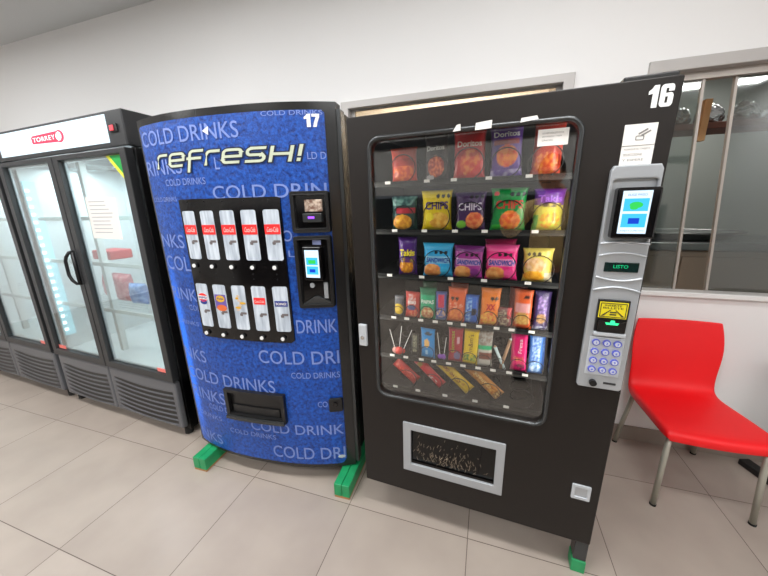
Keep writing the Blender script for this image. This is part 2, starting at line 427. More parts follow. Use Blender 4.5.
def pane(x0b, x0t, x1b, x1t, y, nm='window_glass'):
    bm = nb()
    for yy in (y, y + .006):
        pass
    v = [bm.verts.new(p) for p in ((x0b, y, 1.012), (x1b, y, 1.012), (x1t, y, 2.10), (x0t, y, 2.10), (x0b, y + .006, 1.012), (x1b, y + .006, 1.012), (x1t, y + .006, 2.10), (x0t, y + .006, 2.10))]
    for f in ((0, 1, 2, 3), (7, 6, 5, 4), (0, 4, 5, 1), (1, 5, 6, 2), (2, 6, 7, 3), (3, 7, 4, 0)): bm.faces.new([v[i] for i in f])
    obj(nm, bm, M['wglass'], w2)
pane(1.30, 1.30, 1.569, 1.509, YB + .045); pane(1.726, 1.645, 3.2, 3.2, YB + .06)
for (xb, xt, y) in ((1.569, 1.509, YB + .04), (1.726, 1.645, YB + .052)):
    bm = nb(); v = []
    for yy in (y, y + .02):
        v += [bm.verts.new(p) for p in ((xb - .006, yy, 1.012), (xb + .006, yy, 1.012), (xt + .006, yy, 2.10), (xt - .006, yy, 2.10))]
    for f in ((0, 1, 2, 3), (7, 6, 5, 4), (0, 4, 5, 1), (1, 5, 6, 2), (2, 6, 7, 3), (3, 7, 4, 0)): bm.faces.new([v[i] for i in f])
    obj('pane_edge', bm, M['alud'], w2)

# the kitchen behind the windows
bm = nb(); box(bm, -1.6, 4.0, 3.3, 3.4, 0, 2.9); box(bm, -1.7, -1.6, 1.07, 3.4, 0, 2.9); box(bm, 4.0, 4.1, 1.07, 3.4, 0, 2.9); struct('wall_kitchen', bm, M['kgrey'])
bm = nb(); box(bm, -1.6, 1.1, 3.25, 3.299, 0, 2.9); struct('wall_kitchen_left', bm, mat('kitchen_wall_beige', (222, 196, 176), .7))
bm = nb(); box(bm, -1.7, 4.1, 1.07, 3.4, 2.9, 3.0); struct('ceiling_kitchen', bm, M['ceil'])
bm = nb(); box(bm, -1.7, 4.1, 1.07, 3.4, -.1, 0); struct('floor_kitchen', bm, M['base'])
bm = nb(); box(bm, 1.1, 1.16, 1.5, 3.3, 0, 2.9); struct('wall_partition', bm, M['beige'])
t = thing('kitchen_counter', 'long beige kitchen counter with dark worktop seen through the right window', 'counter', (2.2, 1.9, 0))
bm = nb(); box(bm, -1.0, 1.6, -.3, .3, .02, 1.16, .01); obj('cupboard_body', bm, M['beige'], t)
bm = nb(); box(bm, -1.02, 1.62, -.33, .33, 1.165, 1.22, .008); obj('worktop', bm, M['steel'], t)
for k in range(4):
    bm = nb(); box(bm, -.98 + k * .65, -.36 + k * .65, -.32, -.302, .1, 1.12, .004); obj('cupboard_door', bm, M['beige'], t)
t = thing('serving_tray', 'oval steel tray lying on the kitchen worktop behind the right window', 'tray', (1.95, 1.85, 1.222))
bm = nb(); add = cyl(bm, (0, 0, .03), 'z', .2, .05, 36, .27); bmesh.ops.scale(bm, vec=(1.4, .8, 1), verts=bm.verts); obj('tray_bowl', bm, M['steel'], t)
bm = nb(); tube(bm, [(.38 * math.cos(a), .22 * math.sin(a), .056) for a in [2 * PI * k / 36 for k in range(36)]], .008, 6, True); obj('tray_rim', bm, M['steel'], t)
t = thing('hanging_shelf', 'red brown wooden shelf on a pine post high behind the right window', 'shelf', (1.9, 1.45, 0))
bm = nb(); box(bm, -.35, 1.4, -.1, .15, 1.93, 1.965, .004); obj('shelf_board', bm, M['beam'], t)
bm = nb(); box(bm, -.20, -.165, -.12, -.08, 1.86, 2.09, .003); obj('shelf_post', bm, M['post'], t)
for k in range(9):
    bm = nb(); bmesh.ops.create_icosphere(bm, subdivisions=4, radius=1)
    for v in bm.verts:
        p = v.co.copy(); n_ = 1 + .28 * noise.noise(p * 2.3 + Vector((k * 3, 0, 0))) + .12 * noise.noise(p * 6)
        v.co = Vector((p.x * .068, p.y * .06, max(p.z, -.5) * .07)) * n_
    o = obj('foil_package', bm, M['foil'], smooth=True, loc=(1.63 + k * .168, 1.475, 2.014))
    tag(o, 'crumpled silver foil package on the high shelf behind the right window', 'package', 'foil packages on the kitchen shelf')

# ceiling lamps
for i, (x, y) in enumerate(LAMPS):
    t = thing('ceiling_lamp', 'long white ceiling lamp lighting the room, mirrored in the glass', 'lamp', (x, y, ZC), group='ceiling lamps')
    bm = nb(); box(bm, -.62, .62, -.16, .16, -.045, -.001, .006); obj('lamp_housing', bm, M['white'], t)
    bm = nb(); box(bm, -.58, .58, -.13, .13, -.0525, -.046, .002); obj('lamp_diffuser', bm, M['lampw'], t)

# ------------------------------------------------------------ snack machine (16)
SN = dict(loc=(.0022, -.0086, 0), rot=(.03, 0, -.048)); SW = .9835; SB = .17
MSN = Matrix.Translation(SN['loc']) @ Euler(SN['rot']).to_matrix().to_4x4()
sm = thing('snack_vending_machine', 'tall black snack vending machine with glass front marked 16', 'vending machine', SN['loc'], SN['rot'])
bm = nb()
box(bm, .0, .028, .034, .84, SB, 1.825); box(bm, .79, SW, .034, .84, SB, 1.825)
box(bm, .028, .79, .034, .84, 1.80, 1.825); box(bm, .028, .79, .80, .84, SB, 1.80)
box(bm, .028, .79, .034, .80, SB, .25); box(bm, .028, .79, .034, .80, .60, .625)
box(bm, .86, SW + .004, .045, .82, 1.825, 1.852, .004)
obj('cabinet', bm, M['cab'], sm)
bm = nb(); box(bm, .029, .789, .60, .62, .626, 1.799); box(bm, .029, .034, .05, .60, .626, 1.799); box(bm, .784, .789, .05, .60, .626, 1.799); obj('cabinet_liner', bm, M['inner'], sm)
bm = nb()
add_plate(bm, rrect(0, SW, SB, 1.83, .006, 3), [rrect(.092, .760, .694, 1.748, .045, 8), rrect(.238, .604, .345, .533, .002, 1)], 0, .032, bev=.003)
obj('front_door', bm, M['coat'], sm)
bm = nb(); pts = rrect(.088, .764, .688, 1.752, .042, 8)
P3 = []
for i in range(len(pts)):
    a = Vector((pts[i][0], -.003, pts[i][1])); b = Vector((pts[(i + 1) % len(pts)][0], -.003, pts[(i + 1) % len(pts)][1])); P3.append(a)
    L_ = (b - a).length
    if L_ > .1: P3 += [a + (b - a) * s for s in (.02, .5, .98)]
tube(bm, P3, .0075, 10, True); o = obj('window_rim', bm, M['rim'], sm, True)
bm = nb(); box(bm, .085, .768, .010, .014, .686, 1.756); obj('window_pane', bm, M['glass'], sm)
for k, (x0, x1, z, n) in enumerate(((.0, 0, 0, 0),)): pass
# delivery door
bm = nb(); add_plate(bm, rrect(.202, .639, .304, .568, .003, 2), [rrect(.238, .604, .345, .533, .003, 2)], -.008, .004, bev=.002)
dl = obj('delivery_frame', bm, M['silver'], sm)
bm = nb(); box(bm, .236, .606, .014, .018, .343, .535); obj('delivery_flap', bm, M['dglass'], dl)
bm = nb()
for k in range(150):   # scuffs left by hands on the flap
    x = .40 + R.gauss(0, .07); z = .355 + abs(R.gauss(0, .05)); 
    ln = R.uniform(.004, .02); a = R.uniform(.8, 2.2)
    d = Vector((math.cos(a), 0, math.sin(a))) * ln; n_ = Vector((-math.sin(a), 0, math.cos(a))) * .0005
    p = Vector((x, .0137, z)); 
    if z + ln > .52: continue
    bm.faces.new([bm.verts.new(q) for q in (p - n_, p + d - n_, p + d + n_, p + n_)])
o = obj('scratch_marks', bm, mat('scratch', (170, 150, 125), .7), dl); o['kind'] = 'stuff'
bm = nb(); box(bm, .205, .637, .033, .45, .30, .305); box(bm, .205, .21, .033, .45, .305, .58); box(bm, .632, .637, .033, .45, .305, .58); box(bm, .21, .632, .445, .45, .305, .58); obj('delivery_bin', bm, M['inner'], sm)
bm = nb(); add_plate(bm, rrect(.888, .952, .391, .459, .004, 2), [rrect(.899, .941, .403, .447, .002, 2)], -.007, 0, bev=.0015); lk = obj('lock_plate', bm, M['silver2'], sm)
bm = nb(); box(bm, .899, .941, -.0035, -.001, .403, .447, .0008); obj('lock_cover', bm, M['silver'], lk)
bm = nb(); box(bm, .010, .047, -.016, -.001, .924, 1.024, .004); hd = obj('door_handle', bm, M['silver2'], sm)
bm = nb(); cyl(bm, (.028, -.018, .965), 'y', .009, .004, 16); obj('key_cylinder', bm, M['chrome'], hd)
# number
bm = nb(); digit(bm, '1', .911, 1.757, .022, .054, -.0012); digit(bm, '6', .937, 1.757, .029, .054, -.0012); obj('printed_number', bm, M['num'], sm)
# instruction sticker
bm = nb(); box(bm, .869, .945, -.0012, -.0002, 1.614, 1.72); st = obj('instruction_sticker', bm, M['paper'], sm)
bm = nb()
add_plate(bm, rrect(.898, .918, 1.678, 1.69, .002, 2), [rrect(.9, .916, 1.68, 1.688, .001, 2)], -.0018, -.0013)
add_plate(bm, [(.905, 1.692), (.925, 1.704), (.923, 1.708), (.903, 1.696)], [], -.0018, -.0013)
add_plate(bm, [(.912, 1.688), (.932, 1.700), (.930, 1.703), (.910, 1.692)], [], -.0018, -.0013)
add_plate(bm, [(.869, 1.664), (.945, 1.664), (.945, 1.6655), (.869, 1.6655)], [], -.0018, -.0013)
for k, s in enumerate(('ACERQUE SU TARJETA', 'SELECCIONE', 'Y ESPERE')):
    add_text(bm, s, .875, 1.652 - k * .014, [.062, .045, .05][k], .006, -.0015)
obj('sticker_print', bm, M['ink'], st)
# tape scraps on the rim
for i, (x0, z0, x1, z1, x2, z2, x3, z3) in enumerate(((.392, 1.745, .417, 1.747, .416, 1.766, .404, 1.764), (.462, 1.743, .512, 1.745, .513, 1.768, .464, 1.764), (.595, 1.752, .645, 1.757, .640, 1.767, .597, 1.764))):
    bm = nb(); add_plate(bm, [(x0, z0), (x1, z1), (x2, z2), (x3, z3)], [], -.0145, -.0135); obj('tape_scrap', bm, M['paper'], sm)
bm = nb(); box(bm, .649, .733, .0082, .0095, 1.683, 1.73); o = obj('paper_notice', bm, M['paper'], sm)
bm = nb()
for k, s in enumerate(('NO INSERTAR BILLETES ROTOS', 'SOLO MONEDAS Y TARJETA', 'GRACIAS')): add_text(bm, s, .661, 1.716 - k * .010, [.058, .054, .03][k], .005, .0078)
obj('notice_print', bm, M['ink'], o)
bm = nb(); box(bm, .10, .104, .0082, .0095, 1.50, 1.62) ; bm.free()

# payment panel
bm = nb(); add_plate(bm, [(.846, .90), (.852, .893), (.970, .893), (.977, .90), (.973, 1.60), (.966, 1.613), (.856, 1.613), (.849, 1.60)], [rrect(.858, .966, 1.395, 1.575, .01, 4)], -.018, 0, bev=.004)
pp = obj('payment_panel', bm, M['silver'], sm)
bm = nb(); box(bm, .856, .968, -.003, -.001, 1.39, 1.578); obj('panel_recess', bm, M['silver2'], pp)
bm = nb(); box(bm, .868, .972, -.045, -.003, 1.408, 1.552, .006); obj('card_reader', bm, M['gloss'], pp)
bm = nb(); box(bm, .880, .948, -.0475, -.0455, 1.424, 1.543); obj('reader_screen', bm, M['scrw'], pp)
bm = nb(); box(bm, .885, .943, -.0485, -.048, 1.487, 1.522); box(bm, .885, .943, -.0485, -.048, 1.442, 1.480); obj('screen_tile', bm, M['scrc'], pp)
bm = nb(); add_plate(bm, ell(.914, 1.504, .016, .009, 14), [], -.0495, -.049); add_plate(bm, ell(.910, 1.497, .010, .006, 14), [], -.0495, -.049); obj('screen_coin_icon', bm, M['scrg'], pp)
bm = nb(); box(bm, .901, .927, -.0495, -.049, 1.452, 1.468); obj('screen_card_icon', bm, M['scrb'], pp)
bm = nb(); add_text(bm, 'ELIGE PAGO', .892, 1.529, .044, .006, -.0482); obj('screen_title', bm, M['scrb'], pp); bm = nb(); add_text(bm, 'TARJETA O EFECTIVO', .886, 1.430, .056, .004, -.0482); obj('screen_lettering', bm, M['scrb'], pp)
# curved lips above and below the little display
for z, s in ((1.353, 1), (1.286, -1)):
    bm = nb(); tube(bm, [(.852 + .12 * k / 14, -.019, z + s * .010 * math.sin(PI * k / 14)) for k in range(15)], .003, 6); obj('panel_ridge', bm, M['silver2'], pp, True)
bm = nb(); tube(bm, [(.850 + .124 * k / 14, -.019, 1.39 + .006 * math.sin(PI * k / 14)) for k in range(15)], .003, 6); obj('panel_ridge', bm, M['silver2'], pp, True)
bm = nb(); tube(bm, [(.850 + .124 * k / 14, -.019, 1.243 + .012 * math.sin(PI * k / 14)) for k in range(15)], .003, 6)
obj('panel_ridge', bm, M['silver2'], pp, True)
bm = nb(); box(bm, .870, .958, -.021, -.017, 1.304, 1.334, .001); obj('display', bm, M['dgreen'], pp)
bm = nb(); add_text(bm, 'LISTO', .893, 1.316, .038, .010, -.0215, off=.004); obj('display_lettering', bm, M['grn'], pp)
bm = nb(); box(bm, .869, .954, -.026, -.017, 1.101, 1.215, .002); ba = obj('bill_acceptor', bm, M['black'], pp)
bm = nb(); add_plate(bm, rrect(.873, .949, 1.155, 1.208, .001, 1), [], -.0275, -.0262); obj('warning_sign', bm, M['yel'], pp)
bm = nb()
add_plate(bm, rrect(.876, .946, 1.158, 1.205, .001, 1), [rrect(.878, .944, 1.160, 1.203, .001, 1)], -.0285, -.0277)
add_text(bm, 'INSERTE', .887, 1.194, .045, .006, -.0283, off=.01); add_text(bm, 'BILLETE', .883, 1.186, .054, .006, -.0283, off=.01)
add_plate(bm, [(.880, 1.162), (.886, 1.162), (.906, 1.183), (.903, 1.183)], [], -.0285, -.0277); add_plate(bm, [(.942, 1.162), (.936, 1.162), (.916, 1.183), (.919, 1.183)], [], -.0285, -.0277)
add_text(bm, '=', .903, 1.165, .018, .012, -.0283, off=.02); obj('sign_print', bm, M['inkd'], pp)
bm = nb(); box(bm, .874, .950, -.034, -.0262, 1.108, 1.148, .002); obj('bill_mouth', bm, M['gloss'], pp)
bm = nb(); box(bm, .868, .956, -.033, -.018, 1.093, 1.1065, .003); obj('bill_lip', bm, M['silver2'], pp)
bm = nb(); add_plate(bm, [(.897, 1.135), (.927, 1.135), (.931, 1.142), (.920, 1.142), (.918, 1.150), (.908, 1.150), (.906, 1.142), (.893, 1.142)], [], -.0352, -.0345); obj('green_arrow_light', bm, M['grnb'], pp)
bm = nb(); box(bm, .862, .960, -.0205, -.0175, .945, 1.085, .002); obj('keypad_plate', bm, M['silver2'], pp)
keys = '123456789*0#'
for i in range(12):
    r_, c_ = divmod(i, 3); x = .881 + c_ * .030; z = 1.066 - r_ * .0328
    bm = nb(); cyl(bm, (x, -.023, z), 'y', .0115, .005, 20); k = obj('key', bm, M['kring'], pp)
    bm.free if False else None
    bm = nb(); cyl(bm, (x, -.0262, z), 'y', .0078, .002, 16); obj('key_cap', bm, M['kface'], pp)
    bm = nb(); add_text(bm, keys[i], x, z - .004, None, .008, -.0275, align='C', off=.01); obj('key_mark', bm, M['scrb'], pp)
bm = nb(); cyl(bm, (.891, -.024, .916), 'y', .011, .012, 20); obj('coin_return_knob', bm, M['black'], pp)
bm = nb(); box(bm, .922, .958, -.0195, -.0175, .914, .922, .001); obj('coin_slot', bm, M['inkd'], pp)
# feet
for (x, y) in ((.935, .006), (.935, .72), (.02, .52), (.02, .75)):
    zf = .0
    bm = nb(); box(bm, x, x + .048, y + .0, y + .055, .068, SB + .004, .003); ft = obj('foot', bm, M['rim'], sm)
    bm = nb(); box(bm, x - .002, x + .05, y - .002, y + .057, .0, .064, .003); obj('foot_block', bm, M['green'], ft)
for o_ in [c for c in sm.children if c.name.startswith('foot')]:
    pass

# trays, tags and coils
TZ = [1.602, 1.413, 1.222, 1.028, .838, .674]
TAGS = [(.122, .281, .383, .507, .639), (.147, .272, .393, .503, .675), (.12, .262, .381, .511, .668),
        (.134, .195, .258, .322, .384, .44, .502, .57, .626, .698), (.122, .188, .261, .318, .383, .445, .508, .568, .631, .691), (.134, .245, .371, .503, .631)]
COIL = [[(.18, .052), (.313, .045), (.432, .055), (.56, .05), (.69, .05)], [(.178, .05), (.314, .055), (.445, .054), (.58, .056), (.713, .05)],
        [(.19, .042), (.321, .056), (.443, .055), (.568, .056), (.70, .052)],
        [(.15, .025), (.213, .03), (.281, .031), (.341, .027), (.404, .032), (.466, .028), (.538, .032), (.597, .028), (.662, .031), (.725, .028)],
        [(.145, .027), (.222, .024), (.285, .031), (.346, .024), (.407, .031), (.469, .03), (.528, .029), (.591, .026), (.665, .03), (.727, .03)],
        [(.19, .045), (.31, .045), (.43, .045), (.56, .045), (.69, .045)]]
for k, z in enumerate(TZ):
    bm = nb(); box(bm, .036, .782, .105, .595, z - .009, z - .005)
    box(bm, .036, .782, .101, .105, z - .014, z + .004)
    tr = obj('shelf_tray', bm, [M['tray']], sm)
    bm = nb(); box(bm, .036, .782, .098, .1008, z - .016, z - .006); obj('tray_lip', bm, M['traylip'], tr)
    for x in TAGS[k]:
        bm = nb(); box(bm, x - .011, x + .011, .0955, .0975, z - .006, z + .005); obj('price_tag', bm, M['paper'], tr)
    for (x, r) in COIL[k]:
        bm = nb(); pts = []; turns = 4; n = 22
        for i in range(turns * n + 1):
            q = i / n; fr_ = q - int(q); y = .109 + .075 * (int(q) + fr_ ** 5)
            a = -PI / 2 + 2 * PI * fr_
            pts.append((x + r * math.cos(a) , y, z - .002 + r * 1.0 + r * math.sin(a)))
        tube(bm, pts, .0016 if r < .04 else .002, 5); obj('coil', bm, M['coil'], tr, True)

# two glowing side strips with area lights, added to brighten the products
for x_, s_ in ((.038, 1), (.780, -1)):
    bm = nb(); box(bm, x_ - .004, x_ + .004, .040, .056, .70, 1.74, .001); obj('fill_strip', bm, M['fillw'], sm)
    l_ = area('shelf_fill_light', (0, 0, 0), (0, 0, 0), .02, 1.0, 1.0, (1, .97, .92))
    l_.matrix_world = MSN @ Matrix.Translation((x_ + s_ * .008, .052, 1.2)) @ Matrix.Rotation(-s_ * PI / 2, 4, 'Y') @ Matrix.Rotation(0, 4, 'Z')
    l_.matrix_world = MSN @ Matrix.Translation((x_ + s_ * .008, .050, 1.22)) @ Vector((-s_ * .8, -.6, 0)).to_track_quat('Z', 'Y').to_matrix().to_4x4()

# ------------------------------------------------------------ bags and bars
def prof(u, v, pw=2.6, pv=3.2):
    return max(0, 1 - abs(u) ** pw) ** .55 * max(0, 1 - abs(v) ** pv) ** .6
def bag(name, label, cat, group, x, z, w, h, d, layers, y=.142, texts=(), seed=0, rot=0, tilt=0, nx=34, nz=44, crimp=.05, yawl=0, base_m=None):
    rnd = random.Random(seed * 13 + 5)
    if not rot: rot = rnd.uniform(-.035, .035); yawl = rnd.uniform(-.15, .15)
    bm = nb(); col = bm.loops.layers.float_color.new('Col')
    def surf(u, v, side):   # u,v in -1..1
        p = prof(u, v / (1 - crimp) if abs(v) < 1 - crimp else 1)
        hw = w / 2 * (1 - .10 * (1 - abs(v) ** 4)) 
        wob = 1 + .12 * noise.noise(Vector((u * 2, v * 2, seed * 1.7 + side * 9)))
        zz = h / 2 + v * h / 2 - .004 * (1 - abs(u) ** 2) * (1 if v > .5 else 0) * 0
        return Vector((u * hw, side * (d / 2 * p * wob + .0006), zz))
    def paint(u, v):
        U, V = (u + 1) / 2, (v + 1) / 2; c = (128, 128, 128)
        for L_ in layers:
            k = L_[0]
            if k == 'all': c = L_[1]
            elif k == 'rect':
                if L_[1] <= U <= L_[3] and L_[2] <= V <= L_[4]: c = L_[5]
            elif k == 'ell':
                if ((U - L_[1]) / L_[3]) ** 2 + ((V - L_[2]) / L_[4]) ** 2 <= 1: c = L_[5]
            elif k == 'food':
                if ((U - L_[1]) / L_[3]) ** 2 + ((V - L_[2]) / L_[4]) ** 2 <= 1:
                    t = min(1, max(0, .5 + 1.5 * noise.noise(Vector((U * 8, V * 8 * h / w, seed * 3.1))))); c = tuple(a * (1 - t) + b * t for a, b in zip(L_[5], L_[6]))
            elif k == 'mix':
                if L_[1] <= U <= L_[3] and L_[2] <= V <= L_[4]:
                    t = min(1, max(0, .5 + 1.6 * noise.noise(Vector((U * 7, V * 7 * h / w, seed * 5.3))))); c = tuple(a * (1 - t) + b * t for a, b in zip(L_[5], L_[6]))
            elif k == 'diag':
                if L_[1] < V - (U - .5) * L_[3] < L_[2]: c = L_[4]
        if V < .045 or V > .955: c = tuple(q * .9 for q in c)
        return lin(c)
    base = lin(layers[0][1])
    g = {}
    for side in (-1, 1):
        for i in range(nx + 1):
            for j in range(nz + 1):
                u, v = -1 + 2 * i / nx, -1 + 2 * j / nz
                if side == 1 and (i in (0, nx) or j in (0, nz)): g[side, i, j] = g[-1, i, j]; continue
                p = surf(u, v, side)
                if i in (0, nx) or j in (0, nz): p.y = 0
                g[side, i, j] = bm.verts.new(p)
    cols = {(i, j): paint(-1 + 2 * i / nx, -1 + 2 * j / nz) for i in range(nx + 1) for j in range(nz + 1)}
    for side in (-1, 1):
        for i in range(nx):
            for j in range(nz):
                ids = [(i, j), (i + 1, j), (i + 1, j + 1), (i, j + 1)]
                if side == 1: ids = ids[::-1]
                f = bm.faces.new([g[side, a, b] for a, b in ids]); f.smooth = True
                for lp, ab in zip(f.loops, ids): lp[col] = cols[ab] if side == -1 else base
    o = obj(name, bm, M['wrap']); tag(o, label, cat, group)
    o.matrix_world = (base_m or MSN) @ Matrix.Translation((x, y, z)) @ Matrix.Rotation(yawl, 4, 'Z') @ Matrix.Rotation(tilt, 4, 'X') @ Matrix.Rotation(rot, 4, 'Y')
    for (s, U, V, tw, th, c, off, shear, rt) in texts:
        bm = nb()
        def fn(X, Y, Z):
            u = max(-.97, min(.97, X * 2 - 1)); v = max(-.97, min(.97, Z * 2 - 1)); p = surf(u, v, -1); p.y -= .0016; return p
        asp = h / w
        if rt:   # lettering running up the pack
            add_text(bm, s, 0, 0, th * asp if False else th, tw, 0)
            for v_ in bm.verts:
                a, b = v_.co.x, v_.co.z
                v_.co = fn(U - (b), 0, V + a)
        else:
            add_text(bm, s, U, V, tw, th, 0, fn, off=off, shear=shear)
        t_ = obj('printed_lettering', bm, tmat(c), o)
    return o
_tm = {}
def tmat(c):
    if c not in _tm: _tm[c] = mat('print_ink', c, .4)
    return _tm[c]
SEAL = lambda V, u0=.45: [('ell', u0, V, .06, .05, (20, 20, 22)), ('ell', u0 + .17, V, .06, .05, (20, 20, 22)), ('ell', u0 + .34, V, .06, .05, (20, 20, 22))]
TX = lambda s, U, V, tw, th, c, off=.02, shear=0, rt=0: (s, U, V, tw, th, c, off, shear, rt)
z1, z2, z3, z4, z5, z6 = [z - .0045 for z in TZ]
g1, g2, g3 = 'snack bags on the top shelf', 'chip bags on the second shelf', 'cookie packs on the third shelf'
OR = (226, 92, 40)
bag('snack_bag', 'orange red chip bag first from the left on the top shelf', 'snack bag', g1, .18, z1, .11, .135, .045, [('all', (206, 60, 34)), ('food', .5, .3, .42, .22, (236, 120, 50), (200, 60, 30)), ('rect', .1, .5, .9, .7, (170, 40, 30))], seed=1)
bag('snack_bag', 'dark chip bag with orange triangles second from the left on the top shelf', 'snack bag', g1, .313, z1, .095, .172, .045, [('all', (52, 44, 44)), ('food', .5, .33, .38, .22, (226, 120, 70), (150, 46, 34)), ('ell', .2, .1, .2, .06, (210, 200, 200))], texts=[TX('Doritos', .12, .66, .78, .1, (215, 215, 210))], seed=2)
bag('snack_bag', 'bright red chip bag in the middle of the top shelf', 'snack bag', g1, .432, z1, .122, .182, .05, [('all', (200, 34, 36)), ('food', .55, .33, .33, .26, (236, 130, 60), (216, 60, 40)), ('diag', -.05, .12, .6, (228, 60, 60))], texts=[TX('Doritos', .12, .64, .78, .11, (240, 225, 215))], seed=3)
bag('snack_bag', 'purple and orange chip bag fourth from the left on the top shelf', 'snack bag', g1, .562, z1, .115, .182, .05, [('all', (98, 62, 150)), ('food', .52, .42, .34, .2, (240, 140, 50), (226, 80, 40)), ('rect', .1, .62, .9, .72, (150, 50, 60)), ('mix', 0, 0, 1, .16, (190, 180, 220), (110, 80, 170))], texts=[TX('Doritos', .1, .76, .8, .1, (235, 235, 235))], seed=4)
bag('snack_bag', 'red orange snack bag at the right end of the top shelf', 'snack bag', g1, .690, z1, .10, .18, .045, [('all', (208, 62, 40)), ('food', .5, .25, .4, .2, (240, 140, 60), (210, 70, 40)), ('rect', .1, .55, .9, .85, (186, 36, 40))], seed=5)

bag('chip_bag', 'dark teal chip bag with red band, left end of the second shelf', 'chip bag', g2, .178, z2, .112, .14, .045, [('all', (24, 62, 62)), ('mix', 0, .75, 1, 1, (110, 150, 140), (30, 70, 70)), ('rect', .2, .52, .95, .66, (170, 40, 56)), ('food', .42, .26, .4, .22, (236, 176, 60), (200, 130, 40))], seed=6)
bag('chip_bag', 'yellow chip bag reading CHIPS on the second shelf', 'chip bag', g2, .314, z2, .124, .158, .05, [('all', (224, 196, 22)), ('food', .58, .27, .34, .2, (240, 196, 90), (214, 150, 50)), ('ell', .25, .36, .14, .1, (240, 220, 60)), *SEAL(.86, .55)], texts=[TX('CHIPS', .1, .54, .8, .19, (70, 44, 110), .03)], seed=7)
bag('chip_bag', 'purple chip bag reading CHIPS on the second shelf', 'chip bag', g2, .445, z2, .120, .148, .05, [('all', (66, 34, 84)), ('food', .66, .28, .3, .22, (240, 150, 90), (214, 90, 60)), ('ell', .2, .18, .18, .1, (120, 190, 60)), *SEAL(.88, .55)], texts=[TX('CHIPS', .1, .54, .8, .19, (216, 206, 224), .02)], seed=8)
bag('chip_bag', 'green chip bag reading CHIPS on the second shelf', 'chip bag', g2, .58, z2, .130, .158, .05, [('all', (22, 140, 66)), ('food', .56, .27, .3, .22, (238, 140, 50), (214, 80, 40)), ('ell', .14, .87, .07, .05, (220, 60, 60)), ('ell', .18, .12, .14, .06, (60, 190, 60)), *SEAL(.85, .58)], texts=[TX('CHIPS', .12, .53, .8, .19, (196, 60, 44), .03)], seed=9)
bag('chip_bag', 'purple topped yellow green chip bag at the right end of the second shelf', 'chip bag', g2, .713, z2, .105, .150, .045, [('all', (196, 184, 70)), ('rect', 0, .62, 1, 1, (92, 30, 140)), ('food', .55, .28, .34, .2, (196, 200, 60), (226, 130, 50)), ('rect', 0, 0, .16, .4, (60, 150, 70)), ('mix', .2, .58, .9, .68, (60, 40, 50), (200, 180, 70))], texts=[TX('Takis', .1, .7, .8, .15, (150, 90, 200), .02)], seed=10)

bag('chip_bag', 'slim purple chip bag with yellow lettering, left end of the third shelf', 'chip bag', g3, .19, z3, .086, .165, .04, [('all', (74, 30, 118)), ('food', .45, .25, .4, .2, (226, 160, 40), (190, 110, 30)), ('mix', .1, .36, .9, .48, (150, 120, 40), (74, 30, 118))], texts=[TX('Takis', .08, .52, .84, .17, (230, 210, 40), .03, .15)], seed=11)
def sand(label, x, w, h, base, c2, seed, y=.142, name='cookie_pack', txt=True):
    return bag(name, label, 'cookie pack', g3, x, z3, w, h, .042, [('all', base), ('rect', 0, .82, 1, 1, c2), ('rect', .06, .42, .94, .62, tuple(min(255, q // 2 + 125) for q in base)), ('food', .32, .2, .32, .2, (238, 170, 100), (214, 130, 70)), ('ell', .74, .22, .15, .12, c2), *SEAL(.74, .45)], texts=[TX('SANDWICH', .1, .44, .82, .15, (28, 70, 160), .03, .1)] if txt else [], seed=seed, y=y)
sand('sky blue sandwich cookie pack second from the left on the third shelf', .321, .13, .142, (40, 160, 216), (60, 180, 230), 12)
sand('magenta purple sandwich cookie pack in the middle of the third shelf', .443, .122, .134, (160, 50, 140), (120, 40, 120), 13)
sand('hot pink sandwich cookie pack at the front of the third shelf', .570, .126, .14, (234, 40, 130), (240, 80, 150), 14)
sand('hot pink cookie pack standing right behind the front pink pack', .566, .124, .152, (216, 30, 110), (216, 40, 110), 15, y=.218, txt=False)
bag('cookie_pack', 'pale yellow and gold cookie pack at the right end of the third shelf', 'cookie pack', g3, .70, z3, .108, .13, .045, [('all', (216, 196, 90)), ('food', .42, .52, .36, .22, (226, 190, 150), (206, 160, 100)), ('food', .4, .2, .36, .16, (240, 176, 50), (226, 150, 30)), ('rect', .75, 0, 1, .3, (220, 205, 170)), *SEAL(.84, .2)], seed=16)

g4 = 'small packs on the fourth shelf'
def small(label, x, w, h, layers, seed, y=.13, texts=(), d=.03, cat='snack pack', nm='snack_pack', g=g4, z=z4, **k):
    return bag(nm, label, cat, g, x, z, w, h, d, layers, y=y, texts=texts, seed=seed, nx=16, nz=26, **k)
small('small grey and yellow pack at the left end of the fourth shelf', .15, .048, .10, [('all', (90, 92, 100)), ('food', .5, .38, .48, .26, (236, 200, 40), (200, 160, 30))], 20)
small('red and white pack second from the left on the fourth shelf', .213, .072, .122, [('all', (192, 54, 44)), ('mix', .25, .5, .7, .9, (220, 200, 200), (200, 80, 60)), ('ell', .45, .42, .3, .1, (70, 80, 130)), ('food', .6, .2, .3, .14, (236, 160, 110), (200, 60, 50))], 21, texts=[TX('KIKI', .2, .56, .55, .12, (240, 230, 225))])
small('green and white pack with round picture on the fourth shelf', .281, .074, .145, [('all', (40, 170, 120)), ('rect', 0, .78, 1, 1, (24, 120, 80)), ('food', .5, .22, .4, .2, (232, 214, 160), (196, 110, 70)), ('rect', 0, 0, .12, .15, (220, 225, 215))], 22, texts=[TX('PAPAS', .1, .52, .8, .12, (235, 240, 235))])
small('deep green pack standing behind the green and white pack', .279, .07, .16, [('all', (20, 110, 74)), ('rect', 0, .8, 1, 1, (16, 90, 60))], 23, y=.20)
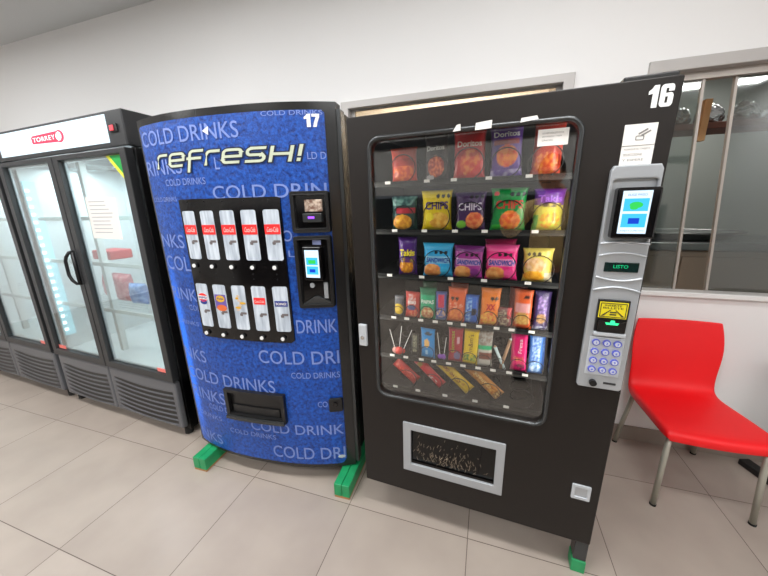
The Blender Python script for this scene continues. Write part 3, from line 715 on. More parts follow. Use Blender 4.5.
small('narrow blue and red pack fourth from the left on the fourth shelf', .341, .05, .132, [('all', (70, 90, 160)), ('rect', .25, .5, .8, .9, (200, 50, 80)), ('food', .5, .28, .4, .16, (220, 180, 140), (90, 110, 190)), ('rect', 0, 0, 1, .1, (130, 160, 210))], 24)
small('wide orange pack with round chip picture on the fourth shelf', .404, .08, .155, [('all', (222, 96, 44)), ('ell', .25, .7, .09, .05, (30, 28, 30)), ('ell', .5, .7, .09, .05, (30, 28, 30)), ('food', .45, .5, .38, .08, (236, 170, 140), (220, 80, 40)), ('food', .5, .2, .42, .2, (240, 140, 60), (220, 90, 40))], 25)
small('darker orange pack standing behind the wide orange pack', .410, .078, .17, [('all', (206, 84, 40)), ('rect', 0, .85, 1, 1, (170, 60, 34))], 26, y=.205)
small('royal blue biscuit pack in the middle of the fourth shelf', .466, .06, .128, [('all', (38, 96, 190)), ('ell', .65, .45, .26, .12, (24, 30, 50)), ('mix', .1, .1, .5, .9, (150, 190, 230), (38, 96, 190))], 27)
small('bright orange pack with red lettering on the fourth shelf', .538, .08, .162, [('all', (240, 128, 30)), ('ell', .55, .74, .1, .05, (30, 28, 30)), ('ell', .78, .74, .1, .05, (30, 28, 30)), ('food', .45, .2, .42, .2, (246, 190, 70), (230, 90, 40))], 28, texts=[TX('XX', .25, .44, .5, .16, (190, 30, 40), .05)])
small('short dark pack with round mixed nut picture on the fourth shelf', .597, .06, .085, [('all', (120, 60, 60)), ('food', .45, .5, .42, .42, (190, 180, 150), (90, 50, 50)), ('rect', .75, .5, 1, 1, (190, 50, 56))], 29)
small('orange and pink pack near the right of the fourth shelf', .662, .072, .165, [('all', (226, 100, 50)), ('ell', .7, .82, .16, .05, (60, 36, 34)), ('rect', .1, .45, .9, .68, (226, 160, 160)), ('food', .5, .26, .4, .2, (226, 190, 110), (214, 150, 80)), ('food', .5, .07, .45, .06, (240, 90, 60), (226, 120, 60))], 30)
small('dark red pack standing behind the orange and pink pack', .640, .07, .175, [('all', (150, 40, 36)), ('rect', 0, .85, 1, 1, (120, 30, 30))], 31, y=.20)
small('purple and silver pack at the right end of the fourth shelf', .727, .062, .165, [('all', (64, 48, 96)), ('mix', .2, .35, .8, .85, (170, 140, 200), (64, 48, 96)), ('food', .5, .33, .3, .12, (210, 160, 90), (140, 100, 70)), ('mix', 0, 0, 1, .14, (200, 200, 215), (90, 80, 130))], 32)

g5 = 'candy packs on the fifth shelf'
def candy(label, x, w, h, layers, seed, **k):
    return small(label, x, w, h, layers, seed, g=g5, z=z5, cat='candy', nm='candy_pack', d=k.pop('d', .02), **k)
candy('thin grey and gold candy bar near the left of the fifth shelf', .222, .034, .115, [('all', (60, 58, 50)), ('mix', .2, .2, .8, .9, (170, 170, 140), (70, 66, 60))], 40)
candy('sky blue candy pack with a yellow figure on the fifth shelf', .285, .07, .145, [('all', (32, 140, 210)), ('ell', .45, .52, .2, .14, (240, 190, 110)), ('ell', .55, .84, .3, .05, (60, 70, 80)), ('rect', .35, .15, .5, .3, (160, 210, 240))], 41)
candy('dark red candy pack with curved green lettering on the fifth shelf', .407, .066, .165, [('all', (170, 32, 50)), ('ell', .62, .2, .24, .12, (120, 110, 150)), ('rect', .58, .55, .8, .75, (214, 170, 180))], 42, texts=[TX('Gomitas', .42, .3, .26, .6, (150, 190, 40), .02, 0, 1)])
candy('bright yellow candy pack with brown lettering on the fifth shelf', .469, .068, .172, [('all', (236, 200, 16)), ('mix', .1, .1, .9, .3, (60, 120, 60), (240, 210, 40)), ('rect', 0, .92, 1, 1, (190, 150, 20))], 43, texts=[TX("m&m's", .66, .38, .32, .46, (90, 44, 24), .03, 0, 1)])
candy('white and green topped chocolate pack in the middle of the fifth shelf', .530, .064, .168, [('all', (205, 200, 190)), ('mix', 0, .58, 1, 1, (150, 130, 120), (190, 190, 180)), ('rect', 0, .5, 1, .58, (30, 180, 120)), ('rect', .1, .22, 1, .4, (130, 70, 54))], 44)
candy('hot pink wafer pack near the right of the fifth shelf', .665, .066, .172, [('all', (228, 36, 116)), ('food', .5, .35, .34, .06, (230, 180, 90), (220, 80, 100)), ('mix', .3, .04, .9, .2, (60, 40, 60), (228, 36, 116))], 45, texts=[TX('Fresa', .72, .5, .24, .36, (245, 225, 235), .03, 0, 1)])
candy('blue and white milk candy pack at the right end of the fifth shelf', .727, .056, .172, [('all', (60, 120, 200)), ('mix', .2, .3, .8, .95, (180, 205, 235), (50, 100, 190)), ('food', .5, .2, .4, .14, (214, 226, 240), (90, 140, 200))], 46)
candy('second blue milk candy pack close behind the front one', .742, .05, .178, [('all', (50, 104, 190)), ('mix', .1, .5, .9, .95, (140, 180, 225), (50, 100, 190))], 47, y=.165)
# lollipops and stick candy
def lolly(label, x, y, lean, c, hgt=.12, flip=False, r=.013):
    t = thing('lollipop', label, 'lollipop', group='lollipops on the fifth shelf'); t.matrix_world = MSN @ Matrix.Translation((x, y, z5 + .016)) @ Matrix.Rotation(lean, 4, 'Y')
    bm = nb(); cyl(bm, (0, 0, hgt / 2 + .005), 'z', .0016, hgt, 8); obj('stick', bm, M['white'], t)
    bm = nb(); bmesh.ops.create_icosphere(bm, subdivisions=3, radius=r)
    for v in bm.verts: v.co = Vector((v.co.x, v.co.y * .7, v.co.z * 1.1)) * (1 + .12 * noise.noise(v.co * 120))
    obj('candy_head', bm, c, t, True)
cR = mat('candy_red', (214, 60, 50), .25); cP = mat('candy_pink', (236, 170, 160), .25); cV = mat('candy_violet', (150, 90, 190), .25)
lolly('red headed lollipop leaning left at the left end of the fifth shelf', .128, .128, -.25, cP, .10, r=.015)
lolly('red headed lollipop in the middle of the left lollipop bunch', .146, .126, .12, cR, .12, r=.019)
lolly('red headed lollipop leaning right in the left lollipop bunch', .164, .130, .38, cR, .115, r=.012)
lolly('violet lollipop leaning left beside the red candy pack', .340, .128, -.12, cV, .11, r=.011)
lolly('violet lollipop leaning right beside the red candy pack', .356, .130, .10, cV, .09, r=.012)
def stick(label, x, lean, hgt, c, c2):
    t = thing('candy_stick', label, 'candy stick', group='stick candies on the fifth shelf'); t.matrix_world = MSN @ Matrix.Translation((x, .126, z5 + .002)) @ Matrix.Rotation(lean, 4, 'Y')
    bm = nb(); cyl(bm, (0, 0, hgt / 2), 'z', .0065, hgt, 12); obj('wrapper', bm, c, t, True)
    bm = nb(); cyl(bm, (0, 0, hgt + .004), 'z', .0065, .007, 12, .002); obj('cap', bm, c2, t)
cS = mat('candy_pale', (196, 214, 216), .3); cB = mat('candy_brown', (170, 130, 96), .4)
stick('pale blue candy stick leaning left among the fifth shelf coils', .612, -.42, .105, cS, cB)
stick('brown tipped candy stick leaning right next to the pale blue one', .596, .22, .14, cB, cS)

g6 = 'chocolate bars lying on the bottom shelf'
def bar(label, xa, za, xb, zb, w, layers, seed, texts=()):
    a = Vector((xb, 0, zb)); b = Vector((xa, 0, za)); L_ = (b - a).length; th = math.atan2(b.x - a.x, b.z - a.z)
    return bag('chocolate_bar', label, 'chocolate bar', g6, xb, zb, w, L_, .026, layers, y=.150, texts=texts, seed=seed, rot=th, tilt=-.12, nx=14, nz=30)
bar('dark red chocolate bar at the left of the bottom shelf', .118, .775, .228, .690, .056, [('all', (186, 40, 34)), ('mix', .2, .2, .6, .9, (220, 90, 60), (160, 30, 30)), ('mix', .6, .1, .8, .5, (230, 120, 110), (190, 40, 40))], 60)
bar('red wafer bar second from the left on the bottom shelf', .225, .800, .350, .690, .048, [('all', (206, 40, 50)), ('mix', .1, .15, .45, .45, (226, 210, 205), (206, 60, 60)), ('rect', .1, .8, .7, .92, (150, 120, 40))], 61)
bar('yellow chocolate bar in the middle of the bottom shelf', .322, .815, .476, .688, .056, [('all', (228, 186, 24)), ('mix', .3, .2, .7, .9, (200, 140, 30), (236, 200, 50)), ('rect', .1, .9, .9, 1, (90, 60, 40))], 62, texts=[TX('Choco', .66, .3, .34, .5, (120, 60, 30), .02, 0, 1)])
bar('golden orange chocolate bar at the right of the bottom shelf', .462, .805, .604, .686, .056, [('all', (206, 134, 50)), ('mix', .2, .2, .7, .8, (236, 180, 90), (180, 100, 40)), ('mix', .1, .02, .9, .14, (120, 70, 40), (226, 190, 120))], 63, texts=[TX('Galleta', .66, .3, .3, .5, (240, 214, 150), .02, 0, 1)])

# ------------------------------------------------------------ drinks machine (17)
DW, DB, DN = 1.0342, .09, 2.5
def yc(x): return -DB * (1 - min(1, abs((x - DW / 2) / (DW / 2))) ** DN)
def cur(x, y, z): return Vector((x, yc(x) + y, z))
dm = thing('drinks_vending_machine', 'blue cold drinks vending machine with curved front marked 17', 'vending machine', (-1.151, .0404, 0), (.015, 0, .0867))
def cstrip(bm, x0, x1, z0, z1, y0, y1, n=40, mi=0, cut=0):
    vs = []; fr_ = []
    for i in range(n + 1):
        x = x0 + (x1 - x0) * i / n; c = 0
        if cut:
            e = min(x - x0, x1 - x)
            if e < cut: c = cut - math.sqrt(max(0, cut ** 2 - (cut - e) ** 2))
        cs = [cur(x, yy, zz) for yy, zz in ((y0, z0 + c), (y0, z1 - c * .3), (y1, z1 - c * .3), (y1, z0 + c))]
        vs.append([bm.verts.new(q) for q in cs]); fr_.append([bm.verts.new(q) for q in cs[:2]])
    for i in range(n):
        for k in (1, 2, 3):
            f = bm.faces.new((vs[i][k], vs[i][(k + 1) % 4], vs[i + 1][(k + 1) % 4], vs[i + 1][k])); f.material_index = mi
        f = bm.faces.new((fr_[i][0], fr_[i + 1][0], fr_[i + 1][1], fr_[i][1])); f.material_index = mi; f.smooth = True
    bm.faces.new(vs[0][::-1]); bm.faces.new(vs[-1])
bm = nb(); cstrip(bm, 0, DW, .095, 1.94, 0, .055, 48); obj('front_door', bm, mat('door_frame_black', (36, 36, 36), .2), dm)
bm = nb(); box(bm, .004, DW - .004, .058, .80, .095, 1.925, .008); obj('cabinet', bm, M['cab'], dm)
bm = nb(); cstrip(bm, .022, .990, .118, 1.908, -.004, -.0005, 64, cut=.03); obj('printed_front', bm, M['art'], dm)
bm = nb()
for k in (0, 1):
    pass
box(bm, DW - .02, DW + .018, .004, .056, .11, 1.915, .004); obj('door_edge', bm, M['rim'], dm)
def T(bm, s, x, z, w, h, y=-.0062, **k): add_text(bm, s, x, z, w, h, y, cur, **k)
bm = nb(); o_ = dict(off=.004)
T(bm, 'COLD DRINKS', .035, 1.814, .59, .066, **o_); T(bm, 'COLD DRINKS', .735, 1.889, .25, .018, **o_)
T(bm, 'RINKS', .028, 1.682, .27, .068, **o_); T(bm, 'COLD DRINKS', .168, 1.63, .254, .030, **o_); T(bm, 'COLD DRIN', .452, 1.560, .53, .060, **o_)
T(bm, 'LD D', .913, 1.717, .076, .028, **o_); T(bm, 'COLD DRINKS', .035, 1.558, .19, .022, **o_); T(bm, 'L', .486, 1.69, .024, .05, **o_)
T(bm, 'NKS', .030, 1.330, .19, .068, **o_); T(bm, 'COL', .035, 1.212, .2, .075, **o_); T(bm, 'RINK', .03, 1.050, .212, .066, **o_)
T(bm, 'COL', .163, .997, .08, .03, **o_); T(bm, 'DRINKS', .04, .908, .175, .024, **o_); T(bm, 'O', .772, 1.368, .045, .05, **o_); T(bm, 'L', .792, 1.296, .03, .03, **o_)
T(bm, 'DRINK', .794, .913, .193, .070, **o_); T(bm, 'NKS', .030, .690, .19, .072, **o_)
T(bm, 'COLD DRI', .572, .740, .415, .074, **o_); T(bm, 'COLD DRINKS', .032, .565, .61, .074, **o_); T(bm, 'COLD DRINKS', .740, .660, .245, .034, **o_)
T(bm, 'RINKS', .037, .44, .272, .074, **o_); T(bm, 'CO', .864, .488, .05, .034, **o_); T(bm, 'COLD D', .171, .39, .15, .034, **o_); T(bm, 'DRINKS', .066, .32, .19, .03, **o_)
T(bm, 'COLD DRINK', .462, .313, .525, .062, **o_); T(bm, 'COLD DRINKS', .309, .266, .30, .030, **o_)
T(bm, 'COLD DRI', .582, .152, .405, .078, **o_); T(bm, 'NKS', .040, .150, .19, .066, **o_)
obj('lettering_pattern', bm, M['lblue'], dm)
bm = nb(); title(bm, .130, 1.712, .760, .060, .36, -.0075, cur); obj('title_outline', bm, M['ltd'], dm)
bm = nb(); title(bm, .130, 1.712, .760, .060, .18, -.0090, cur); obj('title_lettering', bm, M['ltt'], dm)
bm = nb(); digit(bm, '1', .911, 1.842, .026, .050, -.0068, cur); digit(bm, '7', .942, 1.842, .030, .050, -.0068, cur); obj('printed_number', bm, M['num'], dm)
bm = nb(); add_plate(bm, [(.448, 1.85), (.476, 1.832), (.480, 1.866)], [], -.0075, -.0065, fn=cur); obj('torn_sticker', bm, M['num'], dm)
# selection panel
bm = nb(); cstrip(bm, .244, .782, .864, 1.566, -.013, -.0045, 30, cut=.012); sp = obj('selection_panel', bm, M['gloss'], dm)
def cbox(bm, x0, x1, z0, z1, r, y0, y1, mi=0): add_plate(bm, rrect(x0, x1, z0, z1, r, 4), [], y0, y1, mi, 0, cur)
RB = mat('label_red', (232, 44, 44), .4, emis=(232, 44, 44), es=.15); WT = mat('label_white', (244, 236, 232), .4)
BL = mat('label_blue', (40, 60, 140), .4); YL = mat('label_yellow', (226, 176, 50), .4); PU = mat('label_purple', (110, 90, 170), .4); OG = mat('label_orange', (226, 110, 60), .4); PL = mat('label_pale', (214, 190, 170), .4)
CAN = mat('label_mark_grey', (112, 104, 104), .5)  # grey of the small marks on the selection labels
for rI, (zb, zt) in enumerate(((1.281, 1.512), (.925, 1.155))):
    for c_ in range(5):
        x0 = .257 + .1102 * c_; x1 = x0 + .074
        bm = nb(); cbox(bm, x0, x1, zb, zt, .010, -.0155, -.0132); sw_ = obj('selection_window', bm, M['can'], sp)
        bm = nb(); cbox(bm, x0 + .036, x0 + .068, zb + .083, zb + .094, .003, -.0165, -.0158)
        cbox(bm, x0 + .030, x0 + .046, zb + .074, zb + .088, .004, -.0165, -.0158); obj('label_mark', bm, CAN, sp)
        if rI == 0:
            bm = nb(); cbox(bm, x0 + .0005, x1 - .0005, 1.402, 1.447, .002, -.0168, -.0158, 0); T(bm, 'Coca-Cola', x0 + .010, 1.413, .054, .022, -.0174, mi=1, shear=.15, off=.0)
            obj('red_label', bm, [RB, WT], sp)
        else:
            cx = (x0 + x1) / 2
            bm = nb()
            if c_ == 0:
                add_plate(bm, ell(cx - .001, 1.083, .030, .022, 20), [], -.0166, -.0158, 0, 0, cur); cbox(bm, cx - .031, cx + .029, 1.073, 1.092, .001, -.0172, -.0167, 1)
                add_plate(bm, ell(cx, 1.058, .022, .012, 20), [], -.0166, -.0158, 2, 0, cur); T(bm, 'PEPSI', cx - .027, 1.077, .052, .011, -.0176, mi=2, off=.02)
                obj('cola_label', bm, [RB, WT, BL], sp)
            elif c_ == 1:
                cbox(bm, x0 + .004, x1 - .004, 1.03, 1.105, .004, -.0166, -.0158, 0); add_plate(bm, ell(cx, 1.083, .026, .018, 20), [], -.0172, -.0167, 1, 0, cur)
                add_plate(bm, ell(cx + .002, 1.035, .030, .017, 20), [], -.0172, -.0167, 2, 0, cur); T(bm, 'Pulp', cx - .018, 1.076, .036, .013, -.0176, mi=3, off=.02)
                obj('juice_label', bm, [PU, YL, OG, BL], sp)
            elif c_ == 2:
                for q in range(7): add_plate(bm, ell(cx + R.uniform(-.02, .02), 1.03 + q * .012, R.uniform(.008, .018), .006, 12), [], -.0164 - q * .0001, -.0158, q % 2, 0, cur)
                obj('fruit_label', bm, [PL, YL], sp)
            elif c_ == 3:
                cbox(bm, x0 + .008, x1 - .006, 1.064, 1.098, .003, -.0166, -.0158, 0); T(bm, 'Coca-Cola', x0 + .013, 1.073, .05, .014, -.0174, mi=1); obj('red_label', bm, [RB, WT], sp)
            else:
                cbox(bm, x0 + .006, x1 - .004, 1.056, 1.084, .002, -.0166, -.0158, 0); T(bm, 'BOING!', x0 + .012, 1.063, .052, .013, -.0172, mi=1, off=.02); obj('blue_label', bm, [BL, WT], sp)
        bm = nb(); xb, zb_ = .283 + .1115 * c_, (1.249 if rI == 0 else .890)
        p = cur(xb, -.018, zb_); cyl(bm, p, 'y', .0125, .012, 20); obj('button_ring', bm, M['black'], sp)
        bm = nb(); cyl(bm, p + Vector((0, -.007, 0)), 'y', .0095, .006, 20, ); obj('selection_button', bm, M['white'], sp)
bm = nb()
for xq in (.27, .37, .47, .58, .70): 
    for zq in (1.553, 1.215, 1.19): cyl(bm, cur(xq + .03, -.0135, zq), 'y', .003, .002, 8)
obj('panel_rivets', bm, M['rim'], sp)
# bill validator and card reader housings
def housing(name, x0, x1, z0, z1, r=.012):
    bm = nb(); add_plate(bm, rrect(x0, x1, z0, z1, r, 4), [rrect(x0 + .016, x1 - .016, z0 + .02, z1 - .018, .006, 3)], -.03, -.0045, bev=.003, fn=cur)
    return obj(name, bm, M['black'], dm)
hb = housing('bill_validator', .832, .994, 1.406, 1.586)
bm = nb(); cstrip(bm, .846, .980, 1.424, 1.570, -.007, -.0045, 12); obj('validator_recess', bm, M['gloss'], hb)
p = cur(.925, 0, 0).y
bm = nb(); box(bm, .884, .966, p - .020, p - .008, 1.498, 1.55, .002); obj('bill_picture', bm, M['note'], hb)
bm = nb(); box(bm, .878, .968, p - .036, p - .008, 1.452, 1.492, .004); obj('bill_mouth', bm, M['rim'], hb)
bm = nb(); box(bm, .905, .935, p - .0375, p - .0365, 1.468, 1.478); obj('violet_lamp', bm, M['vio'], hb)
hc = housing('coin_and_card_unit', .830, .991, 1.050, 1.392)
bm = nb(); cstrip(bm, .845, .977, 1.068, 1.376, -.007, -.0045, 12); obj('unit_recess', bm, M['gloss'], hc)
bm = nb(); box(bm, .866, .957, p - .045, p - .006, 1.188, 1.345, .005); obj('card_reader', bm, M['gloss'], hc)
bm = nb(); box(bm, .877, .945, p - .047, p - .0455, 1.203, 1.33); obj('reader_screen', bm, M['scrw'], hc)
bm = nb(); box(bm, .883, .939, p - .0478, p - .0472, 1.262, 1.296); box(bm, .883, .939, p - .0478, p - .0472, 1.218, 1.256); obj('screen_tile', bm, M['scrc'], hc)
bm = nb(); box(bm, .894, .929, p - .0485, p - .048, 1.268, 1.285); obj('screen_coin_icon', bm, M['scrg'], hc)
bm = nb(); box(bm, .897, .925, p - .0485, p - .048, 1.228, 1.243); obj('screen_card_icon', bm, M['scrb'], hc)
bm = nb(); box(bm, .868, .945, p - .013, p - .008, 1.350, 1.372, .001); obj('reader_label', bm, mat('reader_label', (150, 160, 205), .4), hc)
bm = nb(); cyl(bm, (.889, p - .014, 1.158), 'y', .012, .012, 20); obj('coin_return_button', bm, M['silver2'], hc)
bm = nb(); box(bm, .944, .964, p - .012, p - .006, 1.095, 1.172, .001); obj('coin_plate', bm, M['silver'], hc)
bm = nb(); add_plate(bm, [(.848, 1.058), (.975, 1.058), (.975, 1.075), (.915, 1.108), (.90, 1.106), (.848, 1.072)], [], -.022, -.006, bev=.002, fn=cur); obj('coin_funnel', bm, M['rim'], hc)
# vend port
bm = nb(); cstrip(bm, .330, .693, .548, .566, -.028, -.0045, 20); cstrip(bm, .330, .693, .392, .418, -.028, -.0045, 20)
cstrip(bm, .330, .352, .418, .548, -.028, -.0045, 3); cstrip(bm, .672, .693, .418, .548, -.028, -.0045, 3)
vp = obj('vend_port', bm, M['black'], dm)
bm = nb(); cstrip(bm, .352, .672, .418, .548, -.0065, -.0045, 20); obj('port_recess', bm, M['frb'], vp)
bm = nb(); cstrip(bm, .372, .655, .420, .468, -.014, -.0068, 20); obj('port_flap', bm, M['black'], vp)
bm = nb(); cstrip(bm, .334, .689, .390, .408, -.042, -.0285, 20); obj('port_lip', bm, M['rim'], vp)
bm = nb(); add_plate(bm, rrect(.924, .992, .462, .542, .008, 3), [], -.02, -.0045, bev=.004, fn=cur); lo = obj('lock_housing', bm, M['black'], dm)
bm = nb(); cyl(bm, cur(.958, -.023, .51), 'y', .014, .006, 18); obj('lock_barrel', bm, M['gloss'], lo)
bm = nb(); add_plate(bm, ell(.967, .166, .019, .009, 18), [], -.0085, -.0055, fn=cur); obj('maker_badge', bm, M['silver2'], dm)
# green wooden blocks under the machine
def block(x, y0, y1, w, label, yaw):
    t = thing('wood_block', label, 'wood block', (x, y0, 0), (0, 0, yaw), 'green blocks under the drinks machine')
    bm = nb(); box(bm, 0, w / 2 - .001, 0, y1, .012, .086, .003); obj('plank', bm, M['green'], t)
    bm = nb(); box(bm, w / 2 + .001, w, 0, y1, .012, .086, .003); obj('plank', bm, M['green'], t)
    bm = nb(); box(bm, .002, w - .002, .001, y1 - .002, .0, .0118); obj('wood_base', bm, M['wood'], t)
block(-1.083, -.097, .78, .092, 'green painted wood block under the left side of the blue machine', .03)
block(-.186, -.022, .70, .088, 'green painted wood block under the right side of the blue machine', .04)

# ------------------------------------------------------------ door coolers
FWD = 1.37
def make_fridge(loc, yaw, label, full):
    t = thing('door_cooler', label, 'display fridge', loc, (0, 0, yaw), 'black glass door fridges along the wall')
    bm = nb(); y1 = .78
    box(bm, -FWD, -FWD + .03, .03, y1, .05, 1.86, .003); box(bm, -.03, 0, .03, y1, .05, 1.86, .003); box(bm, -FWD + .03, -.03, .74, y1, .05, 1.86); box(bm, -FWD, 0, .03, y1, .05, .43)
    obj('cabinet', bm, M['frb'], t)
    bm = nb(); box(bm, -FWD + .031, -FWD + .05, .05, .73, .432, 1.858); box(bm, -.05, -.031, .05, .73, .432, 1.858); box(bm, -FWD + .05, -.05, .71, .735, .432, 1.858); box(bm, -FWD + .05, -.05, .05, .71, .432, .45)
    obj('inner_liner', bm, M['frw'], t)
    bm = nb(); box(bm, -FWD, 0, -.005, .60, 1.862, 2.044, .006); obj('header', bm, M['fr'], t)
    bm = nb(); box(bm, -.002, .004, .12, .50, 1.88, 1.96, .002); obj('side_vent', bm, M['frb'], t)
    bm = nb(); box(bm, -FWD + .07, -.137, -.009, -.0055, 1.886, 2.028, .001); sg = obj('lit_sign', bm, M['sign'], t)
    bm = nb(); add_plate(bm, [(-.885, 1.945), (-.878, 1.936), (-.60, 1.928), (-.62, 1.958), (-.60, 1.988), (-.87, 1.982), (-.886, 1.972)], [], -.0115, -.0095, 0)
    add_plate(bm, ell(-.585, 1.958, .044, .034, 24), [], -.0105, -.0095, 0); add_plate(bm, ell(-.592, 1.958, .028, .022, 24), [], -.0118, -.0108, 1)
    add_text(bm, 'TORREY', -.868, 1.945, .24, .026, -.0125, mi=1, off=.006, space=1.1); add_plate(bm, [(-.60, 1.935), (-.575, 1.935), (-.565, 1.975), (-.59, 1.985)], [], -.013, -.0122, 1)
    obj('sign_logo', bm, [M['logo'], M['logow']], sg)
    bm = nb(); box(bm, -.110, -.048, -.012, -.0055, 1.934, 1.974, .002); obj('power_switch', bm, M['frb'], t)
    bm = nb(); box(bm, -.105, -.072, -.016, -.0125, 1.94, 1.968, .002); obj('switch_rocker', bm, mat('switch_red', (214, 70, 80), .4, emis=(220, 60, 70), es=.3), t)
    for d, (xa, xb) in enumerate(((-FWD + .006, -.707), (-.699, -.006))):
        bm = nb(); add_plate(bm, rrect(xa, xb, .430, 1.852, .004, 2), [rrect(xa + .052, xb - .052, .478, 1.825, .003, 2)], -.022, .022, bev=.003)
        dr_ = obj('glass_door', bm, M['fr'], t)
        bm = nb(); box(bm, xa + .05, xb - .05, -.004, .002, .476, 1.828); obj('door_glass', bm, M['fglass'], dr_)
        bm = nb(); add_plate(bm, rrect(xa + .053, xb - .053, .479, 1.824, .003, 2), [rrect(xa + .064, xb - .064, .490, 1.813, .003, 2)], .006, .018); obj('door_spacer', bm, M['silver2'], dr_)
        hx = -.735; s = -1
        bm = nb(); tube(bm, [(hx, -.022, 1.265), (hx, -.045, 1.262), (hx + s * .012, -.058, 1.235), (hx + s * .03, -.060, 1.205), (hx + s * .032, -.060, 1.11), (hx + s * .012, -.058, 1.075), (hx, -.045, 1.05), (hx, -.022, 1.047)], .010, 8)
        tube(bm, [(hx, -.028, 1.27), (hx, -.028, 1.04)], .012, 8)
        if d == 0: obj('door_handle', bm, M['frb'], dr_, True)
        else: bm.free()
        if full or d == 1:
            sx = (xb - .15) if d == 1 else xb - .56
        bm = nb(); sx = xb - .155 if d == 1 else xa + .062
        box(bm, sx, sx + .09, -.0062, -.0045, .482, .508); obj('pink_sticker', bm, M['pinks'], dr_)
    for k in range(2):
        xa, xb = ((-FWD + .02, -.712), (-.702, -.012))[k]
        bm = nb(); box(bm, xa, xb, -.012, .028, .075, .418, .010, 0)
        gr = obj('grille_panel', bm, M['slat'], t)
        for j in range(7):
            bm = nb(); n = 14; rows = []
            for i in range(n + 1):
                q = i / n; x = xa + .05 + (xb - xa - .085) * q; z = .352 - j * .037 - .022 * (1 - (2 * q - 1) ** 2) * .8 - .012 * q
                hh = .0095 * min(1, 6 * q + .25)
                rows.append([bm.verts.new(p_) for p_ in ((x, -.0135, z - hh), (x, -.0135, z + hh), (x, -.0115, z + hh), (x, -.0115, z - hh))])
            for i in range(n):
                for e in range(4): bm.faces.new((rows[i][e], rows[i][(e + 1) % 4], rows[i + 1][(e + 1) % 4], rows[i + 1][e]))
            bm.faces.new(rows[0][::-1]); bm.faces.new(rows[-1])
            obj('grille_slot', bm, M['frb'], gr)
            bm = nb(); tube(bm, [((r_[0].x), -.0145, r_[0].z) for r_ in [type('q', (), {})] if False] or [(xa + .05 + (xb - xa - .085) * i / n, -.0145, .352 - j * .037 - .022 * (1 - (2 * i / n - 1) ** 2) * .8 - .012 * i / n - .0185) for i in range(n + 1)], .003, 6); obj('grille_slat', bm, M['slat'], gr, True)
    for j, z in enumerate((.82, 1.16, 1.47)):
        bm = nb()
        for i in range(15):
            y = .09 + .55 * i / 14; box(bm, -FWD + .055, -.055, y, y + .003, z, z + .003)
        for x in (-FWD + .06, -FWD / 2, -.06): box(bm, x, x + .005, .088, .645, z - .005, z - .001)
        box(bm, -FWD + .055, -.055, .080, .088, z - .008, z + .018)
        obj('wire_shelf', bm, M['white'], t)
    # lit bar with a row of diodes on the left wall of the cabinet
    bm = nb(); box(bm, -FWD + .051, -FWD + .068, .052, .12, .56, 1.74, .003); lb = obj('light_bar', bm, M['ledb'], t)
    for j in range(20):
        bm = nb(); box(bm, -FWD + .069, -FWD + .076, .054, .074, .60 + j * .056, .622 + j * .056); obj('diode', bm, M['led'], lb)
    bm = nb(); box(bm, -.72, -.685, .10, .14, .50, 1.83, .003); obj('centre_mullion', bm, M['white'], t)
    for (x, y) in ((-.05, .05), (-.05, .7), (-FWD + .06, .05), (-FWD + .06, .7)):
        bm = nb(); cyl(bm, (x, y, .024), 'z', .028, .048, 16); obj('foot', bm, M['rub'], t)
    return t
f1 = make_fridge((-1.3588, .1001, 0), -.0538, 'black two door glass fridge next to the blue drinks machine', True)
dirx = Vector((math.cos(-.0538), math.sin(-.0538)))
f2loc = Vector((-1.3588, .1001)) - dirx * 1.405
def copy_tree(o, parent=None):
    c = o.copy(); C.objects.link(c)
    if parent: c.parent = parent
    for ch in list(o.children): copy_tree(ch, c)
    return c
f2 = copy_tree(f1); f2.location = (f2loc.x, f2loc.y, 0); f2['label'] = 'black glass door fridge cut off by the left edge of the photo'
# unseen area lights under the cooler tops stand in for the bars' light
for f_ in (f1, f2):
    for xx in (-1.02, -.35):
        l = area('cooler_light', (0, 0, 0), (0, 0, 0), .5, .3, 5, (.86, .97, 1)); l.matrix_world = f_.matrix_basis @ Matrix.Translation((xx, .33, 1.835))
FM = f1.matrix_basis.copy()
PK = [('all', (232, 130, 140)), ('mix', 0, 0, 1, 1, (240, 160, 165), (214, 96, 110))]
for lab, x, y, w, h, L_ in (('pink bag on the middle shelf of the near fridge, furthest left of its pink bags', -1.02, .30, .20, .20, PK), ('pink bag in the middle of the row in the near glass fridge', -.80, .26, .20, .22, PK),
                            ('pink bag on the right of the row in the near glass fridge', -.42, .34, .22, .20, PK), ('pale blue bag among the pink bags in the near glass fridge', -.60, .24, .16, .16, [('all', (130, 165, 225)), ('mix', 0, 0, 1, 1, (160, 190, 240), (100, 140, 210))])):
    bag('plastic_bag', lab, 'bag', 'bags on the middle shelf of the fridge', x, .838, w, h, .09, L_, y=y, seed=int(-x * 100), base_m=FM)
tb = obj('red_box', (lambda b_: (box(b_, -.11, .11, -.08, .08, 0, .07, .01), b_)[1])(nb()), mat('box_red', (200, 50, 60), .5))
tb.matrix_world = FM @ Matrix.Translation((-.92, .30, 1.1635)); tag(tb, 'small red box on the upper shelf of the near glass fridge', 'box')
